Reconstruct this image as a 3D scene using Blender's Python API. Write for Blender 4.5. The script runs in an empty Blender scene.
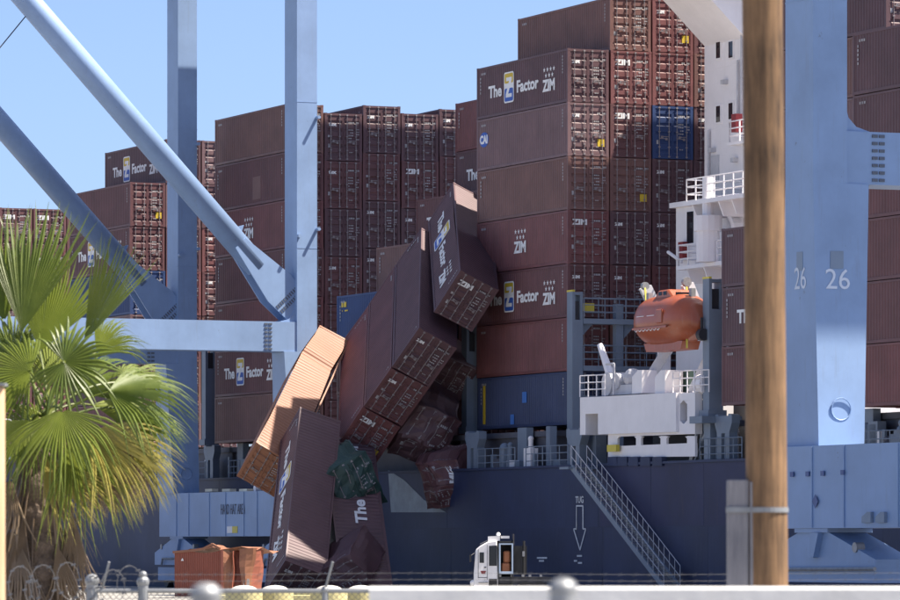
import bpy, bmesh, math, random
from mathutils import Vector, Matrix
random.seed(7)
scene = bpy.context.scene
col = scene.collection
R = math.radians

# ---------------------------------------------------------------- camera
FPX, HOR, EYE = 4800.0, 546.0, 2.6        # focal length in pixels of a 900 px wide picture, horizon row, eye height
cam_d = bpy.data.cameras.new('camera'); cam = bpy.data.objects.new('camera', cam_d); col.objects.link(cam)
cam.location = (0, 0, EYE); cam.rotation_euler = (R(90), 0, 0)
cam_d.sensor_width = 36; cam_d.lens = FPX/900*36
cam_d.shift_y = (HOR-300)/900
cam_d.clip_start = 1; cam_d.clip_end = 20000
cam_d.dof.use_dof = True; cam_d.dof.focus_distance = 262; cam_d.dof.aperture_fstop = 9.0
scene.camera = cam

# ---------------------------------------------------------------- sky, sun, exposure
SUN_AZ, SUN_EL = -4.0, 59.0                # azimuth from +X towards +Y, elevation
w = bpy.data.worlds.new('World'); scene.world = w; w.use_nodes = True
nt = w.node_tree; nt.nodes.clear()
sky = nt.nodes.new('ShaderNodeTexSky'); sky.sky_type = 'NISHITA'; sky.sun_disc = False
sky.sun_elevation = R(SUN_EL); sky.sun_rotation = R(90-SUN_AZ)
sky.altitude = 0; sky.air_density = .44; sky.dust_density = 1.7; sky.ozone_density = 4.0
bg = nt.nodes.new('ShaderNodeBackground'); bg.inputs['Strength'].default_value = 0.11
wo = nt.nodes.new('ShaderNodeOutputWorld')
nt.links.new(sky.outputs[0], bg.inputs[0]); nt.links.new(bg.outputs[0], wo.inputs[0])
sd = bpy.data.lights.new('sun', 'SUN'); sd.energy = 5.0; sd.angle = R(0.53); sd.color = (1, 0.91, 0.78)
sun = bpy.data.objects.new('sun', sd); col.objects.link(sun)
sv = Vector((math.cos(R(SUN_AZ))*math.cos(R(SUN_EL)), math.sin(R(SUN_AZ))*math.cos(R(SUN_EL)), math.sin(R(SUN_EL))))
sun.rotation_euler = (-sv).to_track_quat('-Z', 'Y').to_euler(); sun.location = sv*100
scene.view_settings.view_transform = 'Standard'; scene.view_settings.look = 'None'
scene.view_settings.gamma = 1; scene.view_settings.exposure = 1.28; scene.view_settings.use_curve_mapping = False

# ---------------------------------------------------------------- frames
TH = R(23.3); SN, CS = math.sin(TH), math.cos(TH)
X0, Y0 = 118/18.6, 4800/18.6              # near lower corner of the tall container stack
SHIP = Matrix.Translation((X0, Y0, 0)) @ Matrix.Rotation(TH-math.pi/2, 4, 'Z')   # x towards the near end, y away from the quay
def Wd(x, y, z): return SHIP @ Vector((x, y, z))
def side(px, py, k):                      # photo point on the plane y = k of the ship frame
    u = px-450
    t = (FPX*(X0+CS*k)-u*(Y0+SN*k))/(u*CS+FPX*SN)
    Y = Y0+CS*t+SN*k
    return Vector((-t, k, EYE+(HOR-py)*Y/FPX))
def face(px, py, x):                      # photo point on the plane x = const of the ship frame
    u = px-450; t = -x
    k = (u*(Y0+CS*t)-FPX*(X0-SN*t))/(FPX*CS-u*SN)
    Y = Y0+CS*t+SN*k
    return Vector((x, k, EYE+(HOR-py)*Y/FPX))
def at(px, py, Y): return Vector(((px-450)*Y/FPX, Y, EYE+(HOR-py)*Y/FPX))

# ---------------------------------------------------------------- materials
MATS = {}
def mat(name, c, rough=.55, metal=0., var=.12, scale=.6, bump=.0, bscale=20., streak=None, stk=.35, spec=.5, chips=None):
    if name in MATS: return MATS[name]
    m = bpy.data.materials.new(name); m.use_nodes = True; MATS[name] = m
    N = m.node_tree.nodes; Lk = m.node_tree.links; b = N['Principled BSDF']
    b.inputs['Roughness'].default_value = rough; b.inputs['Metallic'].default_value = metal
    b.inputs['Specular IOR Level'].default_value = spec
    tc = N.new('ShaderNodeTexCoord'); oi = N.new('ShaderNodeObjectInfo')
    ad = N.new('ShaderNodeVectorMath'); ad.operation = 'MULTIPLY_ADD'
    cb = N.new('ShaderNodeCombineXYZ')
    for i in range(3): Lk.new(oi.outputs['Random'], cb.inputs[i])
    ad.inputs[1].default_value = (37, 53, 71); Lk.new(cb.outputs[0], ad.inputs[0]); Lk.new(tc.outputs['Object'], ad.inputs[2])
    nz = N.new('ShaderNodeTexNoise'); nz.inputs['Scale'].default_value = scale; nz.inputs['Detail'].default_value = 6
    nz.inputs['Roughness'].default_value = .65
    Lk.new(ad.outputs[0], nz.inputs['Vector'])
    mr = N.new('ShaderNodeMapRange'); mr.inputs[1].default_value = .3; mr.inputs[2].default_value = .7
    mr.inputs[3].default_value = 1-var; mr.inputs[4].default_value = 1+var
    Lk.new(nz.outputs['Fac'], mr.inputs[0])
    mx = N.new('ShaderNodeMix'); mx.data_type = 'RGBA'; mx.blend_type = 'MULTIPLY'; mx.inputs['Factor'].default_value = 1
    mx.inputs['A'].default_value = (*c, 1); Lk.new(mr.outputs[0], mx.inputs['B'])
    out = mx.outputs['Result']
    if streak:
        mp = N.new('ShaderNodeMapping'); mp.inputs['Scale'].default_value = (3.2, 3.2, .28); Lk.new(ad.outputs[0], mp.inputs[0])
        n2 = N.new('ShaderNodeTexNoise'); n2.inputs['Scale'].default_value = 1.6; n2.inputs['Detail'].default_value = 7; n2.inputs['Roughness'].default_value = .7
        Lk.new(mp.outputs[0], n2.inputs['Vector'])
        r2 = N.new('ShaderNodeMapRange'); r2.inputs[1].default_value = .56; r2.inputs[2].default_value = .74; r2.inputs[4].default_value = stk
        Lk.new(n2.outputs['Fac'], r2.inputs[0])
        m2 = N.new('ShaderNodeMix'); m2.data_type = 'RGBA'; Lk.new(r2.outputs[0], m2.inputs['Factor'])
        Lk.new(out, m2.inputs['A']); m2.inputs['B'].default_value = (*streak, 1); out = m2.outputs['Result']
    if chips:
        n4 = N.new('ShaderNodeTexNoise'); n4.inputs['Scale'].default_value = 1.7; n4.inputs['Detail'].default_value = 8; n4.inputs['Roughness'].default_value = .75; Lk.new(ad.outputs[0], n4.inputs['Vector'])
        r4 = N.new('ShaderNodeMapRange'); r4.inputs[1].default_value = .66; r4.inputs[2].default_value = .70; r4.inputs[4].default_value = .8; Lk.new(n4.outputs['Fac'], r4.inputs[0])
        m4 = N.new('ShaderNodeMix'); m4.data_type = 'RGBA'; Lk.new(r4.outputs[0], m4.inputs['Factor']); Lk.new(out, m4.inputs['A']); m4.inputs['B'].default_value = (*chips, 1); out = m4.outputs['Result']
    Lk.new(out, b.inputs['Base Color'])
    if bump:
        n3 = N.new('ShaderNodeTexNoise'); n3.inputs['Scale'].default_value = bscale; n3.inputs['Detail'].default_value = 5
        Lk.new(ad.outputs[0], n3.inputs['Vector'])
        bp = N.new('ShaderNodeBump'); bp.inputs['Strength'].default_value = bump; bp.inputs['Distance'].default_value = .05
        Lk.new(n3.outputs['Fac'], bp.inputs['Height']); Lk.new(bp.outputs[0], b.inputs['Normal'])
    return m
rust = (.09, .045, .03)
PAINT = {
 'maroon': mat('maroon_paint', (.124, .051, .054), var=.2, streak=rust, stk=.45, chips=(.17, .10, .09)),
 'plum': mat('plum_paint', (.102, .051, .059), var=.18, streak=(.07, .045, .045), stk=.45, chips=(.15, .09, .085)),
 'brown': mat('brown_paint', (.162, .080, .070), var=.2, streak=(.08, .045, .035), stk=.45, chips=(.2, .14, .12)),
 'red': mat('red_maroon_paint', (.165, .06, .06), var=.2, streak=rust, stk=.45, chips=(.2, .11, .1)),
 'dusky': mat('dusky_maroon_paint', (.165, .096, .102), var=.18, streak=rust, stk=.4, chips=(.21, .15, .14)),
 'blue': mat('container_blue_paint', (.022, .05, .15), streak=(.03, .04, .07), stk=.3),
 'slate': mat('slate_blue_paint', (.04, .055, .12), streak=(.03, .04, .06), stk=.3),
 'orange': mat('rust_orange_paint', (.26, .110, .060), streak=(.2, .09, .055), stk=.35),
 'green': mat('dark_green_paint', (.03, .068, .06), streak=(.04, .05, .04), stk=.3),
}
M_ROD = mat('galvanised_rod', (.25, .22, .225), .5, .1, .2, 4)
M_WHITE = mat('white_print', (.78, .78, .78), .6, var=.1, scale=3)
M_CODE = mat('worn_code_print', (.34, .33, .34), .6, var=.4, scale=5)
M_YEL = mat('yellow_print', (.6, .42, .03), .6, var=.1)
M_BLUEP = mat('blue_print', (.03, .1, .42), .6, var=.1)
M_PATCH = mat('bare_patch', (.17, .085, .075), .6)
M_BPATCH = mat('blue_patch', (.07, .2, .55), .6)
M_CRANE = mat('crane_paint', (.232, .34, .54), .5, var=.12, scale=.35, streak=(.20, .25, .34), stk=.4, chips=(.14, .17, .22))
M_CRANED = mat('crane_dark_opening', (.10, .12, .16), .6)
M_SHIPW = mat('ship_white_paint', (.81, .78, .79), .5, var=.05, scale=.7, streak=(.55, .47, .4), stk=.16)
M_SHIPG = mat('ship_grey_blue_paint', (.17, .21, .27), .5, var=.1, streak=(.16, .14, .13), stk=.2)
M_DARK = mat('dark_steel', (.035, .035, .042), .6, var=.2)
M_DECK = mat('deck_paint', (.10, .10, .12), .7, var=.2)
M_ORB = mat('lifeboat_orange', (.36, .092, .042), .3, var=.15, streak=(.36, .24, .2), stk=.4)
M_BLACK = mat('black_rubber', (.02, .02, .022), .6)
M_GLASS = mat('dark_glass', (.015, .02, .028), .08)
M_YELLOW = mat('yellow_paint', (.62, .5, .06), .5)
M_REDP = mat('red_paint', (.22, .02, .022), .5)
M_STEEL = mat('weathered_steel', (.3, .3, .31), .5, .4, .2, 6)

# ---------------------------------------------------------------- mesh collecting
class MB:
    def __init__(s): s.v = []; s.f = []
    def add(s, v, f):
        o = len(s.v); s.v += [tuple(p) for p in v]; s.f += [tuple(i+o for i in q) for q in f]; return s
    def box(s, a, b):
        x0, x1 = sorted((a[0], b[0])); y0, y1 = sorted((a[1], b[1])); z0, z1 = sorted((a[2], b[2]))
        return s.add([(x0,y0,z0),(x1,y0,z0),(x1,y1,z0),(x0,y1,z0),(x0,y0,z1),(x1,y0,z1),(x1,y1,z1),(x0,y1,z1)],
                     [(0,3,2,1),(4,5,6,7),(0,1,5,4),(1,2,6,5),(2,3,7,6),(3,0,4,7)])
    def bar(s, p, q, wx, wy, up=(0,0,1)):                 # box beam from p to q
        p = Vector(p); q = Vector(q); d = (q-p).normalized(); u = Vector(up)
        if abs(d.dot(u)) > .97: u = Vector((0,1,0))
        a = d.cross(u).normalized(); b = a.cross(d)
        c = [p+a*i*wx/2+b*j*wy/2 for i, j in ((-1,-1),(1,-1),(1,1),(-1,1))]+[q+a*i*wx/2+b*j*wy/2 for i, j in ((-1,-1),(1,-1),(1,1),(-1,1))]
        return s.add(c, [(0,1,2,3),(7,6,5,4),(0,4,5,1),(1,5,6,2),(2,6,7,3),(3,7,4,0)])
    def rod(s, p, q, r, n=8, r2=None):
        p = Vector(p); q = Vector(q); d = (q-p).normalized(); u = Vector((0,0,1)) if abs(d.z) < .97 else Vector((0,1,0))
        a = d.cross(u).normalized(); b = a.cross(d); r2 = r if r2 is None else r2
        c = [p+(a*math.cos(2*math.pi*i/n)+b*math.sin(2*math.pi*i/n))*r for i in range(n)]
        c += [q+(a*math.cos(2*math.pi*i/n)+b*math.sin(2*math.pi*i/n))*r2 for i in range(n)]
        return s.add(c, [tuple(range(n)), tuple(range(2*n-1, n-1, -1))]+[(i, i+n, (i+1) % n+n, (i+1) % n) for i in range(n)])
    def path(s, pts, r, n=6):
        for a, b in zip(pts, pts[1:]): s.rod(a, b, r, n)
        return s
    def prism(s, poly, d):                                # planar polygon pushed along vector d
        n = len(poly); d = Vector(d); p = [Vector(v) for v in poly]
        return s.add(p+[v+d for v in p], [tuple(range(n)), tuple(range(2*n-1, n-1, -1))]+[(i, i+n, (i+1) % n+n, (i+1) % n) for i in range(n)])
    def sphere(s, c, r, nu=12, nv=8, sc=(1,1,1)):
        v = []; f = []
        for j in range(nv+1):
            a = math.pi*j/nv
            for i in range(nu):
                b = 2*math.pi*i/nu; v.append((c[0]+sc[0]*r*math.sin(a)*math.cos(b), c[1]+sc[1]*r*math.sin(a)*math.sin(b), c[2]+sc[2]*r*math.cos(a)))
        for j in range(nv):
            for i in range(nu): f.append((j*nu+i, (j+1)*nu+i, (j+1)*nu+(i+1) % nu, j*nu+(i+1) % nu))
        return s.add(v, f)
    def mesh(s, name, m, smooth=False, warp=None, bevel=0):
        me = bpy.data.meshes.new(name); v = s.v if warp is None else [tuple(warp(Vector(p))) for p in s.v]
        cut = getattr(warp, 'cut', 0)
        me.from_pydata(s.v if cut else v, [], s.f)
        bm = bmesh.new(); bm.from_mesh(me)
        if cut:
            bmesh.ops.subdivide_edges(bm, edges=[e for e in bm.edges if e.calc_length() > 1.3], cuts=5, use_grid_fill=True)
            bmesh.ops.subdivide_edges(bm, edges=[e for e in bm.edges if e.calc_length() > .7], cuts=2, use_grid_fill=True)
            for q in bm.verts: q.co = warp(q.co.copy())
        bm.normal_update(); bmesh.ops.recalc_face_normals(bm, faces=bm.faces)
        if bevel: bmesh.ops.bevel(bm, geom=[e for e in bm.edges if e.calc_length() > bevel*3], offset=bevel, segments=1, affect='EDGES', clamp_overlap=True)
        bm.to_mesh(me); bm.free()
        me.materials.append(m)
        if smooth: me.polygons.foreach_set('use_smooth', [True]*len(me.polygons))
        return me
    def build(s, name, m, parent=None, smooth=False, warp=None, bevel=0):
        return link(name, s.mesh(name, m, smooth, warp, bevel), parent)
def link(name, me, parent=None, mw=None):
    o = bpy.data.objects.new(name, me); col.objects.link(o)
    if parent: o.parent = parent
    if mw is not None: o.matrix_local = mw
    return o
def tag(o, label=None, cat=None, group=None, kind=None):
    if label: o['label'] = label
    if cat: o['category'] = cat
    if group: o['group'] = group
    if kind: o['kind'] = kind
    return o
def thing(name, label, cat, mw=None, group=None):
    o = bpy.data.objects.new(name, None); col.objects.link(o); o.empty_display_size = .5
    if mw is not None: o.matrix_world = mw
    return tag(o, label, cat, group)

# ---------------------------------------------------------------- lettering
TXT = {}
def text_vf(body, size, bold=.0, xs=1., spacing=1.):
    key = (body, size, bold, xs, spacing)
    if key in TXT: return TXT[key]
    cu = bpy.data.curves.new('t', 'FONT'); cu.body = body; cu.size = size; cu.offset = bold; cu.extrude = .004; cu.resolution_u = 3
    cu.space_character = spacing
    o = bpy.data.objects.new('t', cu); col.objects.link(o)
    me = bpy.data.meshes.new_from_object(o.evaluated_get(bpy.context.evaluated_depsgraph_get()))
    v = [(p.co.x*xs, p.co.y, p.co.z) for p in me.vertices]; f = [tuple(p.vertices) for p in me.polygons]
    bpy.data.objects.remove(o); bpy.data.curves.remove(cu); bpy.data.meshes.remove(me)
    TXT[key] = (v, f); return TXT[key]
def put_text(mb, body, size, org, ex, ey, bold=.0, xs=1., width=None, spacing=1.):
    v, f = text_vf(body, size, bold, xs, spacing)
    ex = Vector(ex); ey = Vector(ey); ez = ex.cross(ey); org = Vector(org)
    k = 1.
    if width: k = width/max(p[0] for p in v)
    mb.add([org+ex*p[0]*k+ey*p[1]+ez*p[2] for p in v], f)
    return mb
def star_poly(cx, cy, r): return [(cx+(r if i % 2 == 0 else r*.42)*math.sin(math.pi*i/5), cy+(r if i % 2 == 0 else r*.42)*math.cos(math.pi*i/5)) for i in range(10)]
# ---------------------------------------------------------------- shipping container (x = 0 far end .. CL door end, y = 0 quay side)
CL, CW, CH = 12.19, 2.44, 2.895
def corr(lo, hi, period, d, ramp=.25):          # trapezoid profile: list of (coordinate, depth)
    n = max(1, round((hi-lo)/period)); p = (hi-lo)/n; o = []
    for i in range(n):
        b = lo+i*p
        o += [(b, 0), (b+p*.25, 0), (b+p*.5, d), (b+p*.75, d)]
    o.append((hi, 0)); return o
def c_frame():
    m = MB(); e = .004
    for x in (0, CL-.16):
        for y in (0, CW-.16): m.box((x, y, .1), (x+.16, y+.16, CH-.1))
    for y in (0, CW-.1):
        m.box((.16, y+.002, .02), (CL-.16, y+.098, .17)); m.box((.16, y+.002, CH-.13), (CL-.16, y+.098, CH-.02))
    for x in (0, CL-.14):
        m.box((x+.002, .16, .02), (x+.138, CW-.16, .16)); m.box((x+.002, .16, CH-.15), (x+.138, CW-.16, CH-.02))
    for x in (-e, CL-.18+e):
        for y in (-e, CW-.165+e):
            for z in (0, CH-.12): m.box((x, y, z), (x+.18, y+.165, z+.12))
    m.box((.17, .11, .1), (CL-.17, CW-.11, .14))
    return m
def c_side(far):
    m = MB(); pr = corr(.16, CL-.16, .278, .038); z0, z1 = .165, CH-.125
    y = (lambda d: .018+d) if not far else (lambda d: CW-.018-d)
    v = []
    for x, d in pr: v += [(x, y(d), z0), (x, y(d), z1)]
    m.add(v, [(2*i, 2*i+2, 2*i+3, 2*i+1) for i in range(len(pr)-1)]); return m
def c_roof():
    m = MB(); pr = corr(.16, CL-.16, .23, .022); v = []
    for x, d in pr: v += [(x, .09, CH-.028-d), (x, CW-.09, CH-.028-d)]
    m.add(v, [(2*i, 2*i+2, 2*i+3, 2*i+1) for i in range(len(pr)-1)]); return m
def c_end():
    m = MB(); pr = corr(.15, CW-.15, .25, .04); v = []
    for y, d in pr: v += [(.02+d, y, .15), (.02+d, y, CH-.14)]
    m.add(v, [(2*i, 2*i+1, 2*i+3, 2*i+2) for i in range(len(pr)-1)]); return m
def c_door(i):
    m = MB(); y0, y1 = ((.165, 1.212), (1.228, CW-.165))[i]; z0, z1 = .165, CH-.155; X = CL-.035
    n = 5; p = (z1-z0-.16)/n; pr = [(z0, 0), (z0+.08, 0)]
    for j in range(n):
        b = z0+.08+j*p; pr += [(b+.07, 0), (b+.125, .05), (b+.22, .05), (b+.275, 0)]
    pr += [(z1-.08, 0), (z1, 0)]
    v = []
    for z, d in pr: v += [(X-d, y0+.05, z), (X-d, y1-.05, z)]
    m.add(v, [(2*k, 2*k+1, 2*k+3, 2*k+2) for k in range(len(pr)-1)])
    m.box((X-.06, y0, z0), (X+.008, y0+.06, z1)); m.box((X-.06, y1-.06, z0), (X+.008, y1, z1))
    for z in (z0+.25, z0+.95, z0+1.65, z1-.28):        # hinges
        yy = y0-.06 if i == 0 else y1-.06
        m.box((X-.02, yy, z), (X+.028, yy+.12, z+.09))
    return m
ROD_Y = ((.40, .98), (1.46, 2.04))
def c_rod(i, j):
    m = MB(); y = ROD_Y[i][j]; X = CL+.018
    m.rod((X, y, .06), (X, y, CH-.05), .021, 6)
    for z in (.09, CH-.15): m.box((X-.05, y-.06, z), (X+.03, y+.06, z+.07))
    for z in (.62, 1.45, 2.2): m.box((X-.04, y-.055, z), (X+.028, y+.055, z+.06))
    z = 1.12+.1*j; d = .42 if j == 0 else -.42
    m.bar((X+.035, y, z), (X+.035, y+d, z-.02), .02, .035)
    m.box((X-.02, y+d-.06, z-.1), (X+.03, y+d+.06, z+.03))
    return m
def c_codes(seed):                               # rows of small white code marks on the doors
    r = random.Random(seed); m = MB(); X = CL-.022
    def row(y, z, n, h, wch, gap):
        for q in range(n):
            if r.random() < .9: m.box((X, y+q*(wch+gap), z), (X+.004, y+q*(wch+gap)+wch, z+h))
    row(1.56, 2.28, 4, .1, .07, .03); row(2.08, 2.28, 3, .1, .05, .03)
    for q in range(5):
        row(1.56, 1.86-q*.17, 3, .07, .08, .03)
        if r.random() < .8: row(2.08, 1.9-q*.15, r.choice((2, 3)), .06, .06, .03)
    row(1.62, .5, 3, .06, .05, .03)
    if r.random() < .7: row(.22, 1.42, 1, .13, .12, 0)
    if r.random() < .6: row(.24, .8, 1, .22, .12, 0)
    return m
def c_sidecodes(seed):
    r = random.Random(seed); m = MB()
    def one(x, z, a, b): m.box((x, .008, z), (x+a, .016, z+b))
    for q in range(6): one(11.45, 2.45-q*.17, .1, .11)
    for q in range(3): one(.62+.22*q, 2.45, .13, .12)
    if r.random() < .5:
        for q in range(5): one(.45, 2.2-q*.2, .12, .12)
    return m
EX, EY = (1,0,0), (0,0,1)
def c_zim_side(x=8.95, zc=.83, wd=1.55, h=.60):
    m = MB(); put_text(m, 'ZIM', h/.7, (x, .012, zc), EX, EY, .035, width=wd)
    for q in range(4): m.prism([(x+.18+q*wd*.27+a, .008, zc+1.15+b) for a, b in star_poly(0, 0, .145)], (0, .008, 0))
    for q in range(3): m.prism([(x+.4+q*wd*.27+a, .008, zc+.83+b) for a, b in star_poly(0, 0, .145)], (0, .008, 0))
    return m
def c_slogan():
    m = c_zim_side()
    put_text(m, 'The', .9, (1.62, .012, 1.1), EX, EY, .03, width=1.8)
    put_text(m, 'Factor', .9, (5.42, .012, 1.1), EX, EY, .03, width=2.95)
    return m
def rrect(x0, x1, z0, z1, r, n=4):
    o = []
    for cx, cz, a0 in ((x1-r, z1-r, 0), (x0+r, z1-r, 90), (x0+r, z0+r, 180), (x1-r, z0+r, 270)):
        for q in range(n+1): a = R(a0+90*q/n); o.append((cx+r*math.cos(a), cz+r*math.sin(a)))
    return o
def c_badge_w(): return MB().prism([(x, .009, z) for x, z in rrect(3.74, 5.06, .62, 2.32, .16)], (0, .008, 0))
def c_badge_b(): return MB().prism([(x, .005, z) for x, z in rrect(3.82, 4.98, .70, 1.42, .12)], (0, .003, 0))
def c_badge_y(): return MB().prism([(x, .005, z) for x, z in rrect(3.82, 4.98, 1.70, 2.24, .1)], (0, .003, 0))
def c_badge_z(): return MB().prism([(x, .0015, z) for x, z in ((4.05,2.02),(4.8,2.02),(4.8,1.86),(4.32,1.12),(4.8,1.12),(4.8,.92),(4.0,.92),(4.0,1.1),(4.45,1.82),(4.05,1.82))], (0, .003, 0))
def c_cai(): 
    return put_text(MB(), 'CAI', .62, (.42, .005, 1.52), EX, EY, .03, width=1.05)
def c_cai_b(): return MB().prism([(.98+.62*math.cos(R(a)), .009, 1.72+.42*math.sin(R(a))) for a in range(0, 360, 20)], (0, .008, 0))
def c_dtext(body, w_, h): return put_text(MB(), body, h/.7, (CL-.022, .30, 2.12), (0,1,0), EY, .02, width=w_)
MC = {}
def cmesh(key, fn, m, warp=None):
    if warp: return fn().mesh(key.split('|')[0], m, warp=warp)
    k = (key, m.name)
    if k not in MC: MC[k] = fn().mesh(key.split('|')[0], m)
    return MC[k]
CN = [0]
def container(label, mw, paint='maroon', print_=None, dtext=None, group=None, warp=None, marks=(), full=True):
    CN[0] += 1; sd_ = CN[0]; m = PAINT[paint]
    t = thing('shipping_container', label, 'shipping container', mw, group)
    def part(name, key, fn, mt, par=t): return link(name, cmesh(key, fn, mt, warp), par)
    part('frame', 'frame', c_frame, m)
    part('side_panel', 'side_panel', lambda: c_side(0), m); part('side_panel', 'side_panel|f', lambda: c_side(1), m)
    part('roof_panel', 'roof_panel', c_roof, m); part('end_panel', 'end_panel', c_end, m)
    if full:
        for i in (0, 1):
            d = part('door', 'door|%d' % i, lambda: c_door(i), m)
            for j in (0, 1): part('lock_rod', 'lock_rod|%d%d' % (i, j), lambda: c_rod(i, j), M_ROD, d)
        tag(part('door_code', 'door_code|%d' % (sd_ % 5), lambda: c_codes(sd_ % 5), M_CODE), kind='stuff')
    tag(part('side_code', 'side_code|%d' % (sd_ % 4), lambda: c_sidecodes(sd_ % 4), M_CODE), kind='stuff')
    if print_ == 'slogan':
        part('lettering', 'slogan', c_slogan, M_WHITE)
        b = part('badge', 'badge', c_badge_w, M_WHITE)
        part('badge_lower', 'badge_lower', c_badge_b, M_BLUEP, b); part('badge_upper', 'badge_upper', c_badge_y, M_YEL, b)
        part('badge_figure', 'badge_figure', c_badge_z, M_WHITE, b)
    elif print_ == 'zim': part('lettering', 'zim', lambda: c_zim_side(5.1, .95), M_WHITE)
    elif print_ == 'zim_left': part('lettering', 'zimleft', lambda: c_zim_side(.9, .4, 1.6, .7), M_WHITE)
    elif print_ == 'cai':
        part('logo_disc', 'caib', c_cai_b, M_BLUEP); part('lettering', 'cai', c_cai, M_WHITE)
    if dtext:
        body, w_, h = dtext; part('door_lettering', 'dt|'+body+str(w_), lambda: c_dtext(body, w_, h), M_WHITE)
    for q in marks:
        if q == 'sticker': part('sticker', 'sticker', lambda: MB().box((CL-.024, 1.78, .55), (CL-.015, 2.18, .95)), M_YEL)
        if q == 'patch': part('bare_patch', 'patch', lambda: MB().box((6.6, .012, .35), (7.9, .019, 1.75)), M_PATCH)
        if q == 'bluepatch':
            part('paint_patch', 'bp1', lambda: MB().box((6.1, .012, 1.35), (6.7, .019, 1.95)), M_BPATCH)
            part('paint_patch', 'bp2', lambda: MB().box((4.5, .012, .2), (5.0, .019, .75)), M_BPATCH)
        if q == 'yellowstrip': part('yellow_strip', 'ys', lambda: MB().box((.75, .012, .3), (1.1, .018, 2.45)), M_YEL)
        if q == 'yellowcode': tag(part('yellow_code', 'yc', lambda: MB().box((.7, .012, 2.2), (.95, .018, 2.5)).box((1.05, .012, 2.2), (1.45, .018, 2.5)).box((.8, .012, 1.95), (.9, .018, 2.03)).box((1.2, .012, 1.95), (1.7, .018, 2.03)), M_YEL), kind='stuff')
    return t
ORD = ['top', 'second', 'third', 'fourth', 'fifth', 'sixth', 'seventh', 'eighth', 'ninth']
CNAME = {'maroon': 'maroon', 'plum': 'plum maroon', 'brown': 'brown', 'red': 'red maroon', 'dusky': 'dusky maroon', 'blue': 'dark blue', 'slate': 'slate blue', 'orange': 'orange', 'green': 'dark green'}
def stack(phrase, group, t_near, k, base, n, spec={}, dflt=('maroon', 'plum', 'brown', 'red', 'dusky'), lab={}):
    """n containers high; spec[i] (i counted from the top) = dict(paint, print_, dtext, marks)"""
    for i in range(n):
        s = dict(spec.get(i, {}))
        s.setdefault('paint', dflt[(i*2+int(abs(k)*3)+n) % len(dflt)])
        if 'dtext' not in s and random.random() < .5: s['dtext'] = random.choice((('ZIM', .42, .14), ('ZIM', .42, .14), ('ZIM', .75, .26)))
        z = base+(n-1-i)*CH+.002*(n-1-i)
        mw = SHIP @ Matrix.Translation((-(t_near+CL)+random.uniform(-.03, .03), k+random.uniform(-.025, .025), z))
        pos = ('top' if i == 0 else ORD[i]+' from top' if i < n-1 else 'bottom')
        label = '%s container, %s, %s' % (CNAME[s['paint']], pos, phrase)
        container(label, mw, group=group, **s)
PIT = 2.52
# ================================================================ SETTING
def ground_z(x, y):
    a = min(1, max(0, (y-62)/90)); a = a*a*(3-2*a)
    return .9*(1-a)
def build_ground():
    m = MB(); ys = [-60, 0, 20, 40, 50, 62]+[62+i*7.5 for i in range(1, 13)]+[180, 230, 300, 420, 700, 1500, 6000]
    rows = []
    for y in ys:
        xe = X0+(Y0-y)*SN/CS*1.0-4.2/CS          # quay edge runs parallel to the hull
        rows.append([(x, y, ground_z(x, y)) for x in [-6000, -900, -300, -120, -60, -30, -15, -5] if x < xe-4]+[(xe-2, y, ground_z(0, y)), (xe, y, ground_z(0, y)), (xe, y, -6)])
    # ragged rows: fill between rows by resampling to equal counts
    n = 14; rs = []
    for r in rows:
        xe = r[-1][0]; y = r[0][1]
        q = [(xe-4-(6000 if i == 0 else 1400*(1-i/(n-1))**3), y, ground_z(0, y)) for i in range(n)]
        rs.append(q+[(xe, y, ground_z(0, y)), (xe, y, -6)])
    k = n+2
    m.add([p for r in rs for p in r], [(j*k+i, j*k+i+1, (j+1)*k+i+1, (j+1)*k+i) for j in range(len(rs)-1) for i in range(k-1)])
    return m
tag(build_ground().build('ground', mat('quay_concrete', (.27, .26, .24), .9, var=.25, scale=.15, bump=.3, bscale=6)), kind='structure')
water_m = mat('harbour_water', (.02, .035, .045), .12, var=.1, bump=.25, bscale=1.2)
tag(MB().add([(-7000, -3000, -2.6), (9000, -3000, -2.6), (9000, 9000, -2.6), (-7000, 9000, -2.6)], [(0,1,2,3)]).build('water', water_m), kind='structure')

# ---------------------------------------------------------------- ship
HK = -2.75
DZ = side(480, 470, HK).z
ship = thing('container_ship', 'huge dark navy container ship hull behind the quay cranes', 'ship', SHIP)
M_HULL = mat('hull_navy_paint', (.020, .030, .080), .6, var=.3, scale=.22, bump=.10, bscale=.35, streak=(.06, .068, .115), stk=.55, chips=(.05, .045, .06))
M_HULLF = mat('hull_faded_paint', (.024, .027, .078), .62, var=.25, scale=.3, bump=.10, bscale=.35, streak=(.075, .05, .06), stk=.55)
hm = MB(); xs = [-125+i*5 for i in range(53)]
prof = [(DZ, 0), (DZ-1.2, .0), (1.5, .0), (-1, .08), (-3.5, .5), (-7, 2.2)]
v = []
for x in xs:
    for z, d in prof: v.append((x, HK+d, z))
    v.append((x, 38, DZ)); v.append((x, 38, -7))
k = len(prof)+2
hm.add(v, [(i*k+j, (i+1)*k+j, (i+1)*k+(j+1) % k, i*k+(j+1) % k) for i in range(len(xs)-1) for j in range(k)])
hm.build('hull', M_HULL, ship)
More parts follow.
